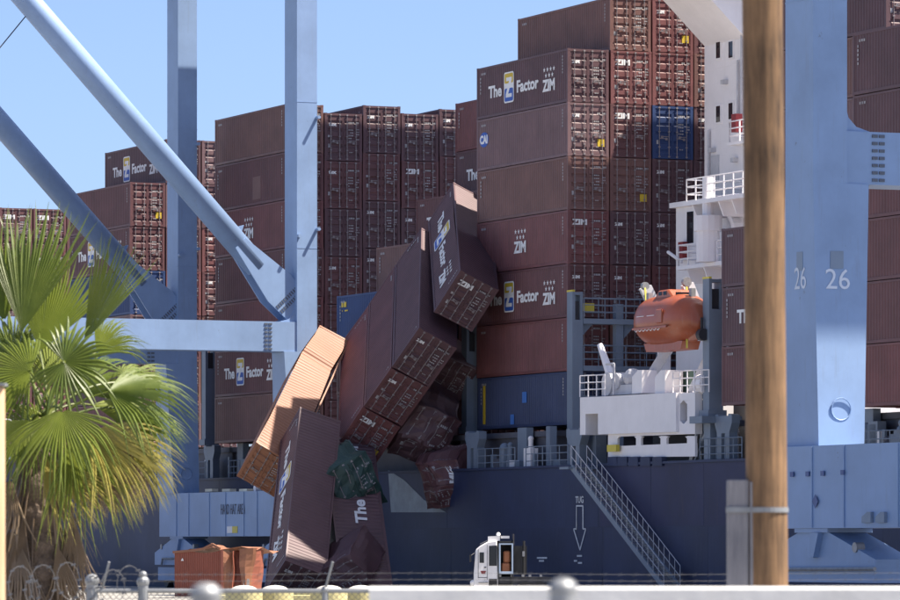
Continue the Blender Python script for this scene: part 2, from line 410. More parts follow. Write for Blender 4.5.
# plating strakes that stand a little proud, as far as they can be told apart
def plate(x0, x1, z0, z1, m, d=.012): MB().box((x0, HK-d, z0), (x1, HK+.01, z1)).build('hull_plate', m, ship)
xx = side(600, 480, HK).x
for i, (a, b, m_) in enumerate([(-58, -46, M_HULL), (-46, -34, M_HULL), (-34, -22, M_HULL), (-22, -10, M_HULL), (-10, xx-.2, M_HULL), (xx, 16, M_HULLF), (16, 22, M_HULLF), (22, 29, M_HULLF), (29, 40, M_HULLF)]):
    plate(a+.03, b-.03, 3.6, DZ-.06, m_, .006+.002*(i % 2))
    plate(a+.53 if i else a, b+.47, .4, 3.55, M_HULL, .005+.002*(i % 2))
MB().box((-125, HK-.10, DZ-.02), (135, HK+.12, DZ+.10)).build('gunwale', M_HULL, ship)
# pale area on the hull under the hanging containers
pal = mat('pale_hull_patch', (.22, .27, .33), .5, var=.2, scale=1.2, streak=(.12, .14, .2), stk=.6)
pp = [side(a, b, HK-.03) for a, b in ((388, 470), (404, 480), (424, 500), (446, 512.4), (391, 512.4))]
MB().prism(pp, (0, .02, 0)).build('pale_patch', pal, ship)
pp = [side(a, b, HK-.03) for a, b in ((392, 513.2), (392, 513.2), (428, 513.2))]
MB().prism(pp, (0, .02, 0)).build('pale_patch', pal, ship)
# tug arrow
tm = MB(); o = side(575.5, 503, HK-.03); put_text(tm, 'TUG', .40/.7*.85, o, (1,0,0), (0,0,1), .012, width=side(583.5, 503, HK-.03).x-o.x)
def stroke(mb, pts, wdt=.075):
    q = [side(a, b, HK-.03) for a, b in pts]
    for a, b in zip(q, q[1:]): mb.bar(a, b, wdt, .01, up=(0,1,0)) if False else mb.bar(a, b, .012, wdt, up=(0,1,0) if False else (0,0,1) if abs((b-a).normalized().z) < .9 else (1,0,0))
M_HM = mat('worn_white_print', (.5, .53, .58), .6, var=.2, scale=4)
tm.build('hull_lettering', M_HM, ship); tm = MB()
stroke(tm, [(576.2, 506), (583.2, 506)]); stroke(tm, [(576.4, 506), (576.4, 529)]); stroke(tm, [(583, 506), (583, 529)], .13)
stroke(tm, [(573.6, 529), (576.6, 529)]); stroke(tm, [(582.8, 529), (585.8, 529)])
stroke(tm, [(573.6, 529), (580, 550)], .10); stroke(tm, [(585.8, 529), (580, 550)], .10)
tm.build('hull_arrow', M_HM, ship); tm = MB()
for a, b, c in ((577, 582, 556), (574, 577, 561), (578, 582, 563), (537, 547, 558), (539, 544, 561)): stroke(tm, [(a, c), (b, c)], .09)
tag(tm.build('hull_marking', M_HM, ship), kind='stuff')

def railing(mb, pts, h=1.05, r=.028, step=1.5, rails=3):
    for a, b in zip(pts, pts[1:]):
        a = Vector(a); b = Vector(b); n = max(1, round((b-a).length/step))
        for q in range(n+1):
            p = a.lerp(b, q/n); mb.rod(p, p+Vector((0,0,h)), r, 5)
        for q in range(rails): mb.rod(a+Vector((0,0,h*(q+1)/rails)), b+Vector((0,0,h*(q+1)/rails)), r*.85, 5)

# hatch coamings and deck stanchions under the containers
def coaming(t0, t1): MB().box((-t1, -.9, DZ-.05), (-t0, 36, DZ+1.75)).box((-t1-.6, -1.1, DZ+1.75), (-t0+.6, 36, DZ+2.05)).build('hatch_coaming', M_DECK, ship)
for a, b in ((-120, -51), (-50, -36), (-35.5, -23.2), (.3, 12.5), (13.8, 33.5), (34.8, 48), (48.6, 61.5), (62.2, 76), (76.6, 90), (90.6, 122)): coaming(a, b)
def fork(px, py_top, k, parent=ship):          # grey fork shaped container stanchion on the deck edge
    p = side(px, py_top, k); x = p.x; h = p.z-DZ; w_ = .95
    m = MB(); poly = [(-w_, h), (w_, h), (w_*.95, h-.55), (w_*.55, h-1.0), (w_*.62, 0), (w_*.12, 0), (w_*.12, h-1.2), (-w_*.12, h-1.2), (-w_*.12, 0), (-w_*.62, 0), (-w_*.55, h-1.0), (-w_*.95, h-.55)]
    # two legs and a head built as convex pieces
    for s in (-1, 1):
        m.prism([(x+s*w_*.2, k, DZ), (x+s*w_*.72, k, DZ), (x+s*w_*.72, k, DZ+h-.9), (x+s*w_*.2, k, DZ+h-.9)], (0, .45, 0))
        m.prism([(x+s*w_*.2, k, DZ+h-.9), (x+s*w_*.72, k, DZ+h-.9), (x+s*w_, k, DZ+h-.45), (x+s*w_, k, DZ+h-.05), (x+s*w_*.62, k, DZ+h)], (0, .45, 0))
    m.prism([(x-w_*.6, k+.003, DZ+h-.95), (x+w_*.6, k+.003, DZ+h-.95), (x+w_*.6, k+.003, DZ+h-.1), (x-w_*.6, k+.003, DZ+h-.1)], (0, .44, 0))
    m.build('stanchion', M_SHIPG, parent)
fork(472, 431, -2.4); fork(574, 428, -2.4); fork(209, 445, -2.4); fork(723, 414, -2.4)
for px, w_ in ((522, .6), (548, .25), (240, .5), (262, .3), (752, .4), (868, .5)):
    a = side(px, 430, -1.6); MB().box((a.x-w_, -1.6, DZ), (a.x+w_, -1.2, 9.0)).build('stanchion', M_SHIPG, ship)
dm = MB()
for a, b in ((478, 515), (526, 568), (228, 258), (150, 205), (700, 742), (850, 900)):
    railing(dm, [(side(a, 468, -2.5).x, -2.5, DZ), (side(b, 468, -2.5).x, -2.5, DZ)], 1.15, .03, 1.0, 3)
tag(dm.build('deck_railing', M_SHIPG, ship), kind='stuff')
# pipes, vents and boxes on the side deck
rr = random.Random(3)
for i in range(46):
    px = rr.choice([rr.uniform(482, 570), rr.uniform(205, 275), rr.uniform(700, 740), rr.uniform(850, 905), rr.uniform(10, 200)])
    a = side(px, 450, -1.9); h = rr.uniform(.4, 1.7); w_ = rr.uniform(.12, .5); mb = MB()
    if i % 3: mb.box((a.x-w_, -1.9, DZ), (a.x+w_, -1.9+w_, DZ+h))
    else: mb.rod((a.x, -1.8, DZ), (a.x, -1.8, DZ+h), w_*.5, 10).sphere((a.x, -1.8, DZ+h), w_*.6, 10, 6)
    mb.build('deck_fitting', [M_SHIPG, M_SHIPW, M_DECK, M_SHIPG, M_SHIPG][i % 5], ship)

# lashing bridges: posts with a slot at the head, cross beams, gratings and rails
def lpost(parent, x, k, z0, z1, w_=.62):
    m = MB(); m.box((x-.35, k-w_/2, z0), (x+.35, k+w_/2, z1-1.5)); m.box((x-.35, k-w_/2, z1-1.5), (x+.35, k-w_/2+.16, z1)); m.box((x-.35, k+w_/2-.16, z1-1.5), (x+.35, k+w_/2, z1))
    m.box((x-.34, k-w_/2+.16, z1-.18), (x+.34, k+w_/2-.16, z1-.02)); m.box((x-.5, k-w_/2-.12, z0-.02), (x+.5, k+w_/2+.12, z0+.35))
    p = m.build('post', M_SHIPG, parent); MB().box((x-.3, k-w_/2+.17, z1-1.49), (x+.2, k+w_/2-.17, z1-.5)).build('slot', M_DARK, p)
    MB().box((x-.36, k-w_/2-.01, z1+.0), (x+.36, k-w_/2+.14, z1+.1)).build('lamp', M_YELLOW, p)
def lbridge(x, k0, k1, ztop, nposts, levels):
    b = bpy.data.objects.new('lashing_bridge', None); col.objects.link(b); b.parent = ship
    for i in range(nposts): lpost(b, x, k0+(k1-k0)*i/(nposts-1), DZ, ztop) if i in (0,) else MB().box((x-.2, k0+(k1-k0)*i/(nposts-1)-.22, DZ), (x+.2, k0+(k1-k0)*i/(nposts-1)+.22, ztop-.6)).build('post', M_SHIPG, b)
    for z in levels:
        MB().box((x-.42, k0+.32, z-.28), (x+.42, k1, z)).build('walkway', M_SHIPG, b)
        rm = MB(); railing(rm, [(x+.4, k0+.35, z), (x+.4, k1, z)], 1.1, .03, 1.25, 3); railing(rm, [(x-.4, k0+.35, z), (x-.4, k1, z)], 1.1, .03, 1.25, 3)
        tag(rm.build('walkway_rail', M_SHIPG, b), kind='stuff')
    for i in range(nposts-1):
        ka, kb = k0+(k1-k0)*i/(nposts-1), k0+(k1-k0)*(i+1)/(nposts-1)
        MB().prism([(x-.1, ka+.3, levels[0]-.28), (x-.1, ka+.3, levels[0]-1.0), (x-.1, ka+1.0, levels[0]-.28)], (.2, 0, 0)).build('bracket', M_SHIPG, b)
    return b
pz = face(575, 292, 1.6); lbridge(1.6, pz.y, pz.y+10.2, pz.z, 5, [face(590, 319, 1.6).z, face(590, 366, 1.6).z, face(590, 396, 1.6).z])
bz = lbridge
MB().box((1.3, pz.y+.55, face(590, 311, 1.6).z), (1.36, pz.y+1.25, face(590, 303, 1.6).z+.0)).build('warning_sign', M_YELLOW, ship)
for px, pt, xq in ((470, 325, -13.3), (713, 279, 21.8), (209, 345, -48.8)):
    q = face(px, pt, xq); lpost(ship, xq, q.y, DZ+2.2, q.z, .72 if px != 713 else .78)
q = face(713, 279, 21.8)
MB().box((21.2, q.y-1.0, DZ+1.9), (22.6, q.y+1.2, DZ+2.25)).box((21.5, q.y-.35, DZ), (22.2, q.y+.0, DZ+1.9)).box((21.5, q.y+.65, DZ), (22.2, q.y+1.0, DZ+1.9)).build('post_seat', M_SHIPG, ship)

# ---------------------------------------------------------------- standing containers
A = 'containers standing in the tall stack beside the lifeboat'
ZS, ZB, TX = ('ZIM', .42, .14), ('ZIM', .85, .28), ('tex', .5, .2)
ba = side(568, 425, 0).z
stack('first column of the tall stack beside the lifeboat', A, 0, 0, ba, 7, {
 0: dict(paint='plum', print_='slogan', dtext=ZS), 1: dict(paint='dusky', print_='cai', dtext=('CAI', .4, .16), marks=('sticker',)), 2: dict(paint='brown', dtext=None),
 3: dict(paint='red', print_='zim', dtext=ZB), 4: dict(paint='maroon', print_='slogan', dtext=ZS), 5: dict(paint='red', dtext=None), 6: dict(paint='slate', marks=('bluepatch', 'yellowstrip'), dtext=None)})
stack('second column of the tall stack beside the lifeboat', A, 0, PIT, ba, 8, {
 0: dict(paint='brown', dtext=None), 1: dict(paint='red', dtext=ZB), 2: dict(paint='maroon', dtext=ZB), 3: dict(paint='brown', marks=('sticker',), dtext=None), 4: dict(paint='plum', dtext=ZS), 5: dict(paint='maroon', dtext=ZS)})
stack('third column of the tall stack beside the lifeboat', A, 0, 2*PIT, ba, 8, {
 0: dict(paint='red', marks=('sticker',)), 1: dict(paint='red'), 2: dict(paint='blue', dtext=None), 3: dict(paint='plum'), 4: dict(paint='plum', dtext=ZS)})
stack('fourth column of the tall stack beside the lifeboat', A, 0, 3*PIT, ba, 8, {2: dict(paint='plum', dtext=ZS)})
B = 'containers stacked behind the pale crane leg'
bb = side(284, 440, -PIT).z
tb = -side(286, 300, -PIT).x
stack('outer column directly left of the pale crane leg', B, tb, -PIT, bb, 7, {0: dict(paint='brown'), 1: dict(paint='maroon', marks=('patch',)), 2: dict(paint='red', print_='zim'), 3: dict(paint='maroon'), 4: dict(paint='red'), 5: dict(paint='maroon', print_='slogan'), 6: dict(paint='brown')})
for i, (nm, dz) in enumerate((('first', -.45), ('second', .1), ('third', -.3), ('fourth', .05))):
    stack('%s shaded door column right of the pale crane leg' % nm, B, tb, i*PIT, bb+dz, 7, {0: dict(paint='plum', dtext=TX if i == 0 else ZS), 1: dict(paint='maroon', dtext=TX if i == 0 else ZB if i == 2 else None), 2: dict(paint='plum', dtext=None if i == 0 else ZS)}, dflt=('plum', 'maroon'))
S2 = 'containers stepping up behind the fallen pile'
b2 = side(374, 248, 0).z
b2 = face(374, 248, -27).z-4*CH
for k_, n, nm, sp in ((2*PIT, 7, 'tallest', {0: dict(paint='red'), 1: dict(paint='plum', print_='slogan')}), (PIT, 5, 'third', {0: dict(paint='maroon', print_='slogan')}), (0, 4, 'second', {0: dict(paint='brown')}), (-PIT, 3, 'lowest', {0: dict(paint='blue', marks=('yellowcode',))})):
    stack('%s step of the staircase behind the fallen containers' % nm, S2, 14.8, k_, b2, n, sp)
D = 'containers in the sunlit stack between the crane tubes'
td = -side(130, 200, -PIT).x; bd = side(130, 182, -PIT).z-6*CH
stack('outer column of the sunlit stack between the crane tubes', D, td, -PIT, bd, 6, {0: dict(paint='maroon', marks=('sticker',)), 1: dict(paint='maroon', print_='slogan'), 2: dict(paint='blue', dtext=None)})
stack('second column of the sunlit stack between the crane tubes', D, td, 0, bd, 7, {0: dict(paint='plum', print_='slogan')})
stack('third column of the sunlit stack between the crane tubes', D, td, PIT, bd, 7, {})
E_ = 'containers in the farthest stack above the palm'
te = 91; be = face(50, 209, -91).z-6*CH
for i, nm in enumerate(('left', 'middle', 'right')):
    stack('%s column of the farthest stack above the palm' % nm, E_, te, -PIT*(1-i), be, 6, {0: dict(paint='maroon', dtext=ZB)}, dflt=('red', 'maroon'))
C = 'containers right of the lifeboat'
tc = -side(722, 300, -PIT).x-CL; bc = side(722, 406, -PIT).z
stack('short column between the lifeboat and the wooden pole', C, tc, -PIT, bc, 3, {0: dict(paint='plum'), 1: dict(paint='plum', print_='slogan'), 2: dict(paint='maroon')})
stack('tall column set back beside the blue numbered leg', C, tc, 0, bc, 8, {1: dict(paint='plum', print_='zim'), 0: dict(paint='red')})
tc2 = -side(853, 300, -PIT).x-CL; bc2 = side(870, 406.8, -PIT).z
stack('nearest column right of the blue numbered leg', C, tc2, -PIT, bc2, 6, {0: dict(paint='plum'), 1: dict(paint='plum'), 2: dict(paint='maroon'), 3: dict(paint='maroon'), 4: dict(paint='maroon'), 5: dict(paint='red')})

# ---------------------------------------------------------------- fallen containers
def pose(Rm, o): return Matrix(((*Rm[0], o[0]), (*Rm[1], o[1]), (*Rm[2], o[2]), (0, 0, 0, 1)))
FG = 'containers fallen from the ship'
R3 = [[-0.0059, 0.8492, 0.5281], [-0.8611, 0.2642, -0.4345], [-0.5084, -0.4572, 0.7297]]
def bulge(a, seed):
    r = random.Random(seed); ph = [r.uniform(0, 6) for _ in range(6)]
    def f(p):
        q = p.copy(); u = p.x/CL
        q.y += a*math.sin(u*3.3+ph[0])*math.sin(p.z*1.1+ph[1]); q.z += a*math.sin(u*4.1+ph[2])*math.cos(p.y*1.2+ph[3]); return q
    return f
container('red maroon container, lowest of the three tumbled together with doors down', pose(R3, (-6.246, 277.795, 14.389)), 'red', None, ZB, FG, bulge(.05, 1), ('sticker',))
container('maroon container, middle of the three tumbled together with doors down', pose(R3, (-4.694, 276.518, 16.535)), 'maroon', None, ZS, FG, bulge(.04, 2))
container('plum container, uppermost of the three tumbled together with doors down', pose(R3, (-3.141, 275.24, 18.68)), 'plum', None, ZS, FG, bulge(.03, 3))
def kink4(p):
    q = p.copy(); u = (p.x-4.3)/CL
    if p.x < 4.3: q.z += (4.3-p.x)*.06
    return q
container('tilted maroon slogan container hanging highest against the tall stack', pose([[0.0424, 0.86, 0.5086], [-0.8938, 0.2601, -0.3654], [-0.4465, -0.4391, 0.7796]], (-1.404, 275.134, 20.921)), 'plum', 'slogan', ZB, FG, kink4)
container('dark plum slogan container standing on end in front of the pile', pose([[-0.0475, 0.9078, 0.4168], [-0.7141, 0.2608, -0.6496], [-0.6984, -0.3285, 0.6359]], (-9.427*1.006, 266.493*1.006, 2.6+(8.456-2.6)*1.006)), 'plum', 'slogan', ZS, FG, bulge(.03, 5))
def kink2(p):
    q = p.copy(); u = p.x/CL
    q.y = CW/2+(p.y-CW/2)*(.80+.20*min(1, u*1.15))
    if p.x < 3.2: q.z += -(3.2-p.x)*.10; q.y += (3.2-p.x)*.10
    q.z += .10*math.sin(u*9+p.y*1.3)-.16*math.exp(-((p.x-3.2)/.35)**2)
    return q
container('sunlit rust orange container with a buckled roof, sliding off the pile', pose([[-0.242, 0.881, 0.4066], [-0.7542, 0.0928, -0.65], [-0.6104, -0.4639, 0.642]], (-8.999*1.004, 277.208*1.004, 2.6+(13.892-2.6)*1.004)), 'orange', None, None, FG, kink2)
def tri(x): x = (x/6.2832) % 1.0; return 4*abs(x-.5)-1          # sharp creases instead of soft waves
def crush(a, seed, sx=1, sy=1, sz=1, fold=.0):
    r = random.Random(seed); ph = [r.uniform(0, 6) for _ in range(9)]
    def f(p):
        q = Vector((CL-(CL-p.x)*sx, CW/2+(p.y-CW/2)*sy, CH/2+(p.z-CH/2)*sz)); c = (q.x*2.3, q.y*3.7, q.z*3.3)
        q.x += a*(.7*tri(c[1]*1.2+ph[0]+c[2]*.9)+.5*tri(c[2]*2.1+ph[1]-c[1]))-fold*abs(p.z-CH*.45)-fold*.6*abs(p.y-CW*.6)
        q.y += a*(tri(c[0]*1.2+ph[2])+.5*tri(c[2]*1.5+ph[3]+c[0]*.5))+fold*.35*(p.z-CH/2)*(1 if p.z > CH*.45 else -.6)
        q.z += a*(tri(c[0]*1.3+ph[4])+.6*tri(c[1]*1.1+ph[5]-c[0]*.6))-fold*.5*abs(p.y-CW*.55); return q
    f.cut = 1
    return f
def shifted(Rm, d_img, depth, extra=None):      # place a container so that its door centre is seen at the photo point
    c = at(d_img[0], d_img[1], depth); M3 = Matrix(Rm)
    if extra is not None: M3 = extra.to_3x3() @ M3
    o = c-M3 @ Vector((CL, CW/2, CH/2)); return Matrix.Translation(o) @ M3.to_4x4()
yr = lambda a: Matrix.Rotation(R(a), 4, 'Y')
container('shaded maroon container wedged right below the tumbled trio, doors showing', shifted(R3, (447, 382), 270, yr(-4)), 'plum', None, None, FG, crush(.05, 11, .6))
container('crumpled dark container hanging over the pale patch on the hull', shifted(R3, (423, 441), 267, yr(-6)), 'plum', None, None, FG, crush(.10, 12, .3, 1.15, 1.2, .5))
container('crushed container with a white three letter door print over the hull', shifted(R3, (437, 485), 265.2, yr(48)), 'maroon', None, ZB, FG, crush(.10, 13, .22, 1.1, .85, .45))
container('dark green crushed container between the standing one and the hull', shifted(R3, (358, 491), 263.8, yr(-58)), 'green', None, None, FG, crush(.09, 14, .22, 1.05, 1.15, .3))
vx = Vector((-.10, .72, .69)).normalized(); vz = Vector((-.97, -.2, .07)); vz = (vz-vx*vz.dot(vx)).normalized(); vy = vz.cross(vx); o_ = at(394, 592, 259)
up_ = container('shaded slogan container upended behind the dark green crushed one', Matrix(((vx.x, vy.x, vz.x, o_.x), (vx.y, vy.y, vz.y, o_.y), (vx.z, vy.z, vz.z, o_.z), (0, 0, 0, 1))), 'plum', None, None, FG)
container('broken maroon container lying lowest among the dark wreckage', shifted(R3, (340, 581), 258, yr(24)), 'plum', None, None, FG, crush(.08, 16, .3, .8, .9, .2))
put_text(MB(), 'The', .9, (5.3, .010, 1.0), EX, EY, .03, width=1.9).build('lettering', M_WHITE, up_)
put_text(MB(), 'Factor', .9, (9.2, .010, 1.0), EX, EY, .03, width=2.6).build('lettering', M_WHITE, up_)
# ================================================================ deckhouse and lifeboat station (parts of the ship)
def pxy(px, py, k): return side(px, py, k)
def spoly(pts, k): return [side(a, b, k) for a, b in pts]
M_SHIPL = mat('ship_light_grey_paint', (.5, .5, .53), .5, var=.12, scale=1.5, streak=(.3, .26, .24), stk=.3)
# white winch platform on the ship's side, with a notch and a row of holes below
K = -2.9; DPT = (0, 3.2, 0)
m = MB()
m.prism(spoly([(579.5, 397.5), (675.5, 393), (675.5, 432), (599, 435), (599, 414), (579.5, 414)], K)[0:1]+spoly([(675.5, 393), (675.5, 432), (598, 434.5), (598, 396.6)], K), DPT) if False else None
m.prism(spoly([(598, 396.8), (676, 392.5), (676, 432), (598, 434.5)], K), DPT)
m.prism(spoly([(580, 397.5), (598, 396.8), (598, 413.5), (580, 414.5)], K), (0, 3.19, 0))
m.prism(spoly([(580, 414.5), (585.5, 414.2), (585.5, 434.8), (580, 435)], K), DPT)
m.build('boat_deck', M_SHIPW, ship)
m = MB(); K2 = K+.25
m.prism(spoly([(608, 434), (695, 431.5), (695, 434), (608, 437)], K2), (0, .14, 0))
m.prism(spoly([(608, 446.5), (695, 443), (695, 456.5), (608, 457.5)], K2), (0, .14, 0))
for a, b in ((608, 617.5), (636, 641), (660.5, 666.5), (687, 695)):
    m.prism(spoly([(a, 436), (b, 436), (b, 446), (a, 446)], K2+.003), (0, .12, 0))
for a, b in ((617.5, 636), (641, 660.5), (666.5, 687)):
    for (c, d) in ((a, 1), (b, -1)):
        m.prism(spoly([(c, 436.5), (c+2*d, 436.5), (c, 438.5)], K2+.006), (0, .1, 0)); m.prism(spoly([(c, 446.8), (c+2*d, 446.6), (c, 444.8)], K2+.006), (0, .1, 0))
m.build('side_bulwark', M_SHIPW, ship)
m = MB()                                       # end panel with its oval hole
for q in ([(676, 393), (695, 392.5), (695, 400), (676, 401)], [(676, 424), (695, 423.5), (695, 434), (676, 434)], [(676, 401), (680, 401), (680, 424), (676, 424)], [(687, 400.5), (695, 400), (695, 423.5), (687, 424)]):
    m.prism(spoly(q, K2-.1), (0, .4, 0))
for a, b, c in ((680, 404, 1), (687, 404, -1)):
    m.prism(spoly([(a, 400.8), (a+3*c, 400.8), (a, b)], K2-.097), (0, .39, 0)); m.prism(spoly([(a, 424), (a+3*c, 424), (a, 420.5)], K2-.097), (0, .39, 0))
m.build('side_panel', M_SHIPW, ship); MB().prism(spoly([(676.8, 398), (694.4, 398), (694.4, 428), (676.8, 428)], K2+.26), (0, .02, 0)).build('dark_hole_backing', M_DARK, ship)  # dark sheet added behind the oval hole, stands in for shade inside
a, b = side(612, 440, 0).x, side(695, 440, 0).x
MB().box((8, 1.2, DZ), (22, 1.5, 10.2)).build('dark_hole_backing', M_DARK, ship)  # inner bulkhead, dark behind the bulwark holes
MB().box((7.2, -2.6, DZ-.02), (23, 1.2, DZ+.12)).build('mooring_deck', M_DECK, ship)
m = MB()                                       # ribs and struts right of the platform
for px in (700, 706, 712): m.prism(spoly([(px, 400), (px+1.6, 400), (px+1.6, 462), (px, 462)], -2.0), (0, .3, 0))
m.prism(spoly([(695, 424), (707, 423.6), (707, 431), (695, 431.5)], -2.3), (0, .5, 0)); m.prism(spoly([(695, 391), (711, 390), (711, 398), (695, 399)], -2.31), (0, 1.2, 0))
m.bar(side(694, 464, -2.2), side(707, 432, -2.2), .12, .12); m.bar(side(690, 462, -2.0), side(700, 420, -2.0), .12, .12)
m.build('support_frame', M_SHIPG, ship)
MB().prism(spoly([(588, 418), (596, 417.6), (596, 470), (588, 470)], -1.6), (0, .6, 0)).build('stanchion', M_SHIPG, ship)
MB().prism(spoly([(607, 445), (616, 444.7), (616, 451.5), (607, 452)], K-.06), (0, .2, 0)).build('winch_cover', M_YELLOW, ship)
for px in (612, 622, 633, 645, 657): MB().prism(spoly([(px-4.5, 457), (px+4.5, 456.7), (px+5, 466), (px-5, 466)], HK-.12), (0, .3, 0)).build('fender_plate', M_HULL, ship)
# railing on the platform
zt = side(630, 396, K).z
rl = MB(); railing(rl, [side(580, 397, K+.1), side(605, 396, K+.1)], 1.1, .035, .9, 3); railing(rl, [side(673, 393.5, K+.1), side(709, 392, K+.1)], 1.1, .035, .8, 3); tag(rl.build('platform_rail', M_SHIPW, ship), kind='stuff')
# davit feet (white wedges), winches, davit arms
for px in (640, 663):
    m = MB(); m.prism(spoly([(px-8, 394), (px-8, 377), (px-2, 370), (px+2, 370), (px+2, 393)], K+.25), (0, 1.0, 0)); m.build('davit_foot', M_SHIPW, ship)
def davit(px0, py0, px1, py1, k0, k1, w_):
    a = side(px0, py0, k0); b = side(px1, py1, k1); m = MB()
    for o in (-.28, .28): m.bar(a+Vector((o, 0, 0)), b+Vector((o, 0, 0)), w_*.45, w_)
    for q in range(1, 6): p = a.lerp(b, q/6); m.bar(p-Vector((.28,0,0)), p+Vector((.28,0,0)), .1, .1)
    m.build('davit_arm', M_SHIPL, ship)
davit(642, 392, 668, 349, K+.7, K+1.6, .34); davit(693, 392, 712, 352, K+1.2, K+1.6, .34)
davit(662, 322, 645, 287, K+3.2, K+2.2, .42); davit(709, 340, 687, 284, K+2.4, K+1.0, .42)
davit(664, 394, 664, 350, K+2.2, K+2.2, .4)
m = MB(); p = side(645, 286, K+1.9); m.rod(p-Vector((.12,0,0)), p+Vector((.12,0,0)), .2, 12); p2 = side(686.5, 282, K+.8); m.rod(p2-Vector((.12,0,0)), p2+Vector((.12,0,0)), .24, 12); m.build('sheave', M_STEEL, ship)
fm = MB()
for pp_, q in ((side(645, 288, K+1.9), side(646, 301, K+.9)), (side(686.5, 284, K+.8), side(687, 302, K+.6)), (side(687, 302, K-.1), side(687, 348, K-.1))): fm.rod(pp_, q, .05, 6)
fm.build('falls', M_YELLOW, ship)
m = MB(); c = side(617, 384, K+1.0); m.rod(c-Vector((0,.6,0)), c+Vector((0,.6,0)), .62, 14); m.box(c+Vector((-.8,-.5,-.6)), c+Vector((.5,.5,.25))); m.rod(c+Vector((.9,-.5,.1)), c+Vector((.9,.7,.1)), .42, 12); m.box(c+Vector((.5,-.4,-.6)), c+Vector((2.6,.6,-.1))); m.sphere(c+Vector((1.9,0,.25)), .5, 12, 8)
m.rod(c+Vector((1.1,-.7,-.6)), c+Vector((1.1,-.7,1.0)), .07, 6); m.rod(c+Vector((1.1,-.7,1.0)), c+Vector((.2,-.7,1.0)), .07, 6)
m.build('boat_winch', M_SHIPL, ship, smooth=False)
m = MB(); m.rod(side(600, 345, K+1.2), side(611, 377, K+1.2), .16, 8, .24); m.build('crane_jib', M_SHIPW, ship)
m = MB(); c = side(705, 384, K+.6); m.rod(c-Vector((.4,0,0)), c+Vector((.4,0,0)), .5, 14); m.build('rope_drum', M_SHIPW, ship)
MB().prism(spoly([(676, 372), (689, 371), (689, 392), (676, 392.5)], K+1.4), (0, .8, 0)).build('deck_locker', mat('green_cover', (.08, .13, .10), .7), ship)
# accommodation block
TK = 6.2
def blockp(poly, k, depth, name='accommodation_wall', m_=M_SHIPW): return MB().prism(spoly(poly, k), (0, depth, 0)).build(name, m_, ship)
xl = side(704.5, 100, TK).x
def wall(x0, x1, k0, k1, z0, z1, name='accommodation_wall', m_=M_SHIPW): return MB().box((x0, k0, z0), (x1, k1, z1)).build(name, m_, ship)
zb = side(704.5, 205, TK).z
tower = wall(xl, xl+5.2, TK, TK+30, DZ, 35.5)
for px, py in ((719, 50), (731.5, 49.5), (719, 114), (731.5, 111)):
    a = side(px, py-8, TK); b = side(px, py+8, TK)
    fr = MB().box((a.x-.34, TK-.05, b.z-.1), (a.x+.34, TK+.02, a.z+.1)).build('window_frame', M_SHIPW, tower)
    MB().box((a.x-.22, TK-.07, b.z), (a.x+.22, TK-.045, a.z)).build('window', M_GLASS, tower)
for z in (12.0, 15.2, 18.4, 21.6, 24.8, 28.0): MB().box((xl-.01, TK-.012, z), (xl+5.21, TK+.02, z+.05)).build('weld_seam', M_SHIPW, tower)
for px, y0_, y1_ in ((737.5, 60, 128), (741.5, 20, 128), (708.5, 130, 185)):
    a = side(px, y0_, TK-.12); b = side(px, y1_, TK-.12); MB().rod((a.x, TK-.12, a.z), (a.x, TK-.12, b.z), .07, 8).build('pipe', M_SHIPL, tower)
for px, py in ((713, 150), (725, 82), (735, 160)):
    a = side(px, py, TK-.1); MB().box((a.x-.16, TK-.3, a.z-.12), (a.x+.16, TK+.01, a.z+.12)).build('deck_lamp', M_SHIPL, tower)
a = side(716, 172, TK); MB().box((a.x-.5, TK-.06, a.z-.6), (a.x+.4, TK+.01, a.z+.9)).build('vent_louvre', M_SHIPL, tower)
# bridge wing bracket in the plane of the front wall
xb = xl+.05
poly = [face(a, b, xb) for a, b in ((704.5, 44), (737, 26), (729, 12), (664, -22), (640, -22), (664, 0))]
poly = [face(a, b, xb) for a, b in ((704.5, 46), (706.5, 20), (680, 4), (630, -24), (640, -32), (596, -36), (620, -18))]
m = MB(); q = [face(a, b, xb) for a, b in ((704.6, 46), (664, 1), (620, -40), (652, -40), (708, 16), (730, 26), (735, 40), (735, 60))]
m.prism(q, (4.8, 0, 0)); m.build('bridge_wing_bracket', M_SHIPW, ship)
q = face(690, -38, xb); wz = q.z
MB().box((xl-.4, -3, wz-1.75), (xl+6, 36, wz+2.5)).build('shade_bridge_wing', M_SHIPW, ship)  # unseen wing box, deepened to shade the doors and fallen containers
wall(xl-.2, xl+9, 11, 30, wz+2.5, wz+5.6, 'shade_wheelhouse')  # unseen box added to step the shadow line on the container doors
# lower deck house with platforms
LK = 4.3; xa = side(676, 250, LK).x
lower = wall(xa, xa+7.5, LK, TK+12, DZ, side(676, 203, LK).z)
wall(xa-.3, xa+7.6, LK-.25, LK+6, side(676, 208, LK).z, side(676, 203, LK).z, 'deck_edge')
a = side(690.5, 240, LK); MB().box((a.x-.35, LK-.05, a.z-.2), (a.x+.35, LK+.02, a.z+1.5)).build('door_recess', M_GLASS, lower)
a = side(686, 260, LK); MB().box((a.x-.25, LK-.35, a.z), (a.x+.3, LK-.05, a.z+.95)).build('hose_box', M_REDP, lower)
m = MB(); a = side(708, 262, LK-1.3); m.rod(a, a+Vector((0,0,1.6)), .62, 14); m.rod(a+Vector((0,0,1.6)), a+Vector((0,0,2.4)), .75, 14); m.rod(a+Vector((0,0,2.4)), a+Vector((0,0,4.4)), .3, 10); m.build('ventilator', M_SHIPW, ship, smooth=False)
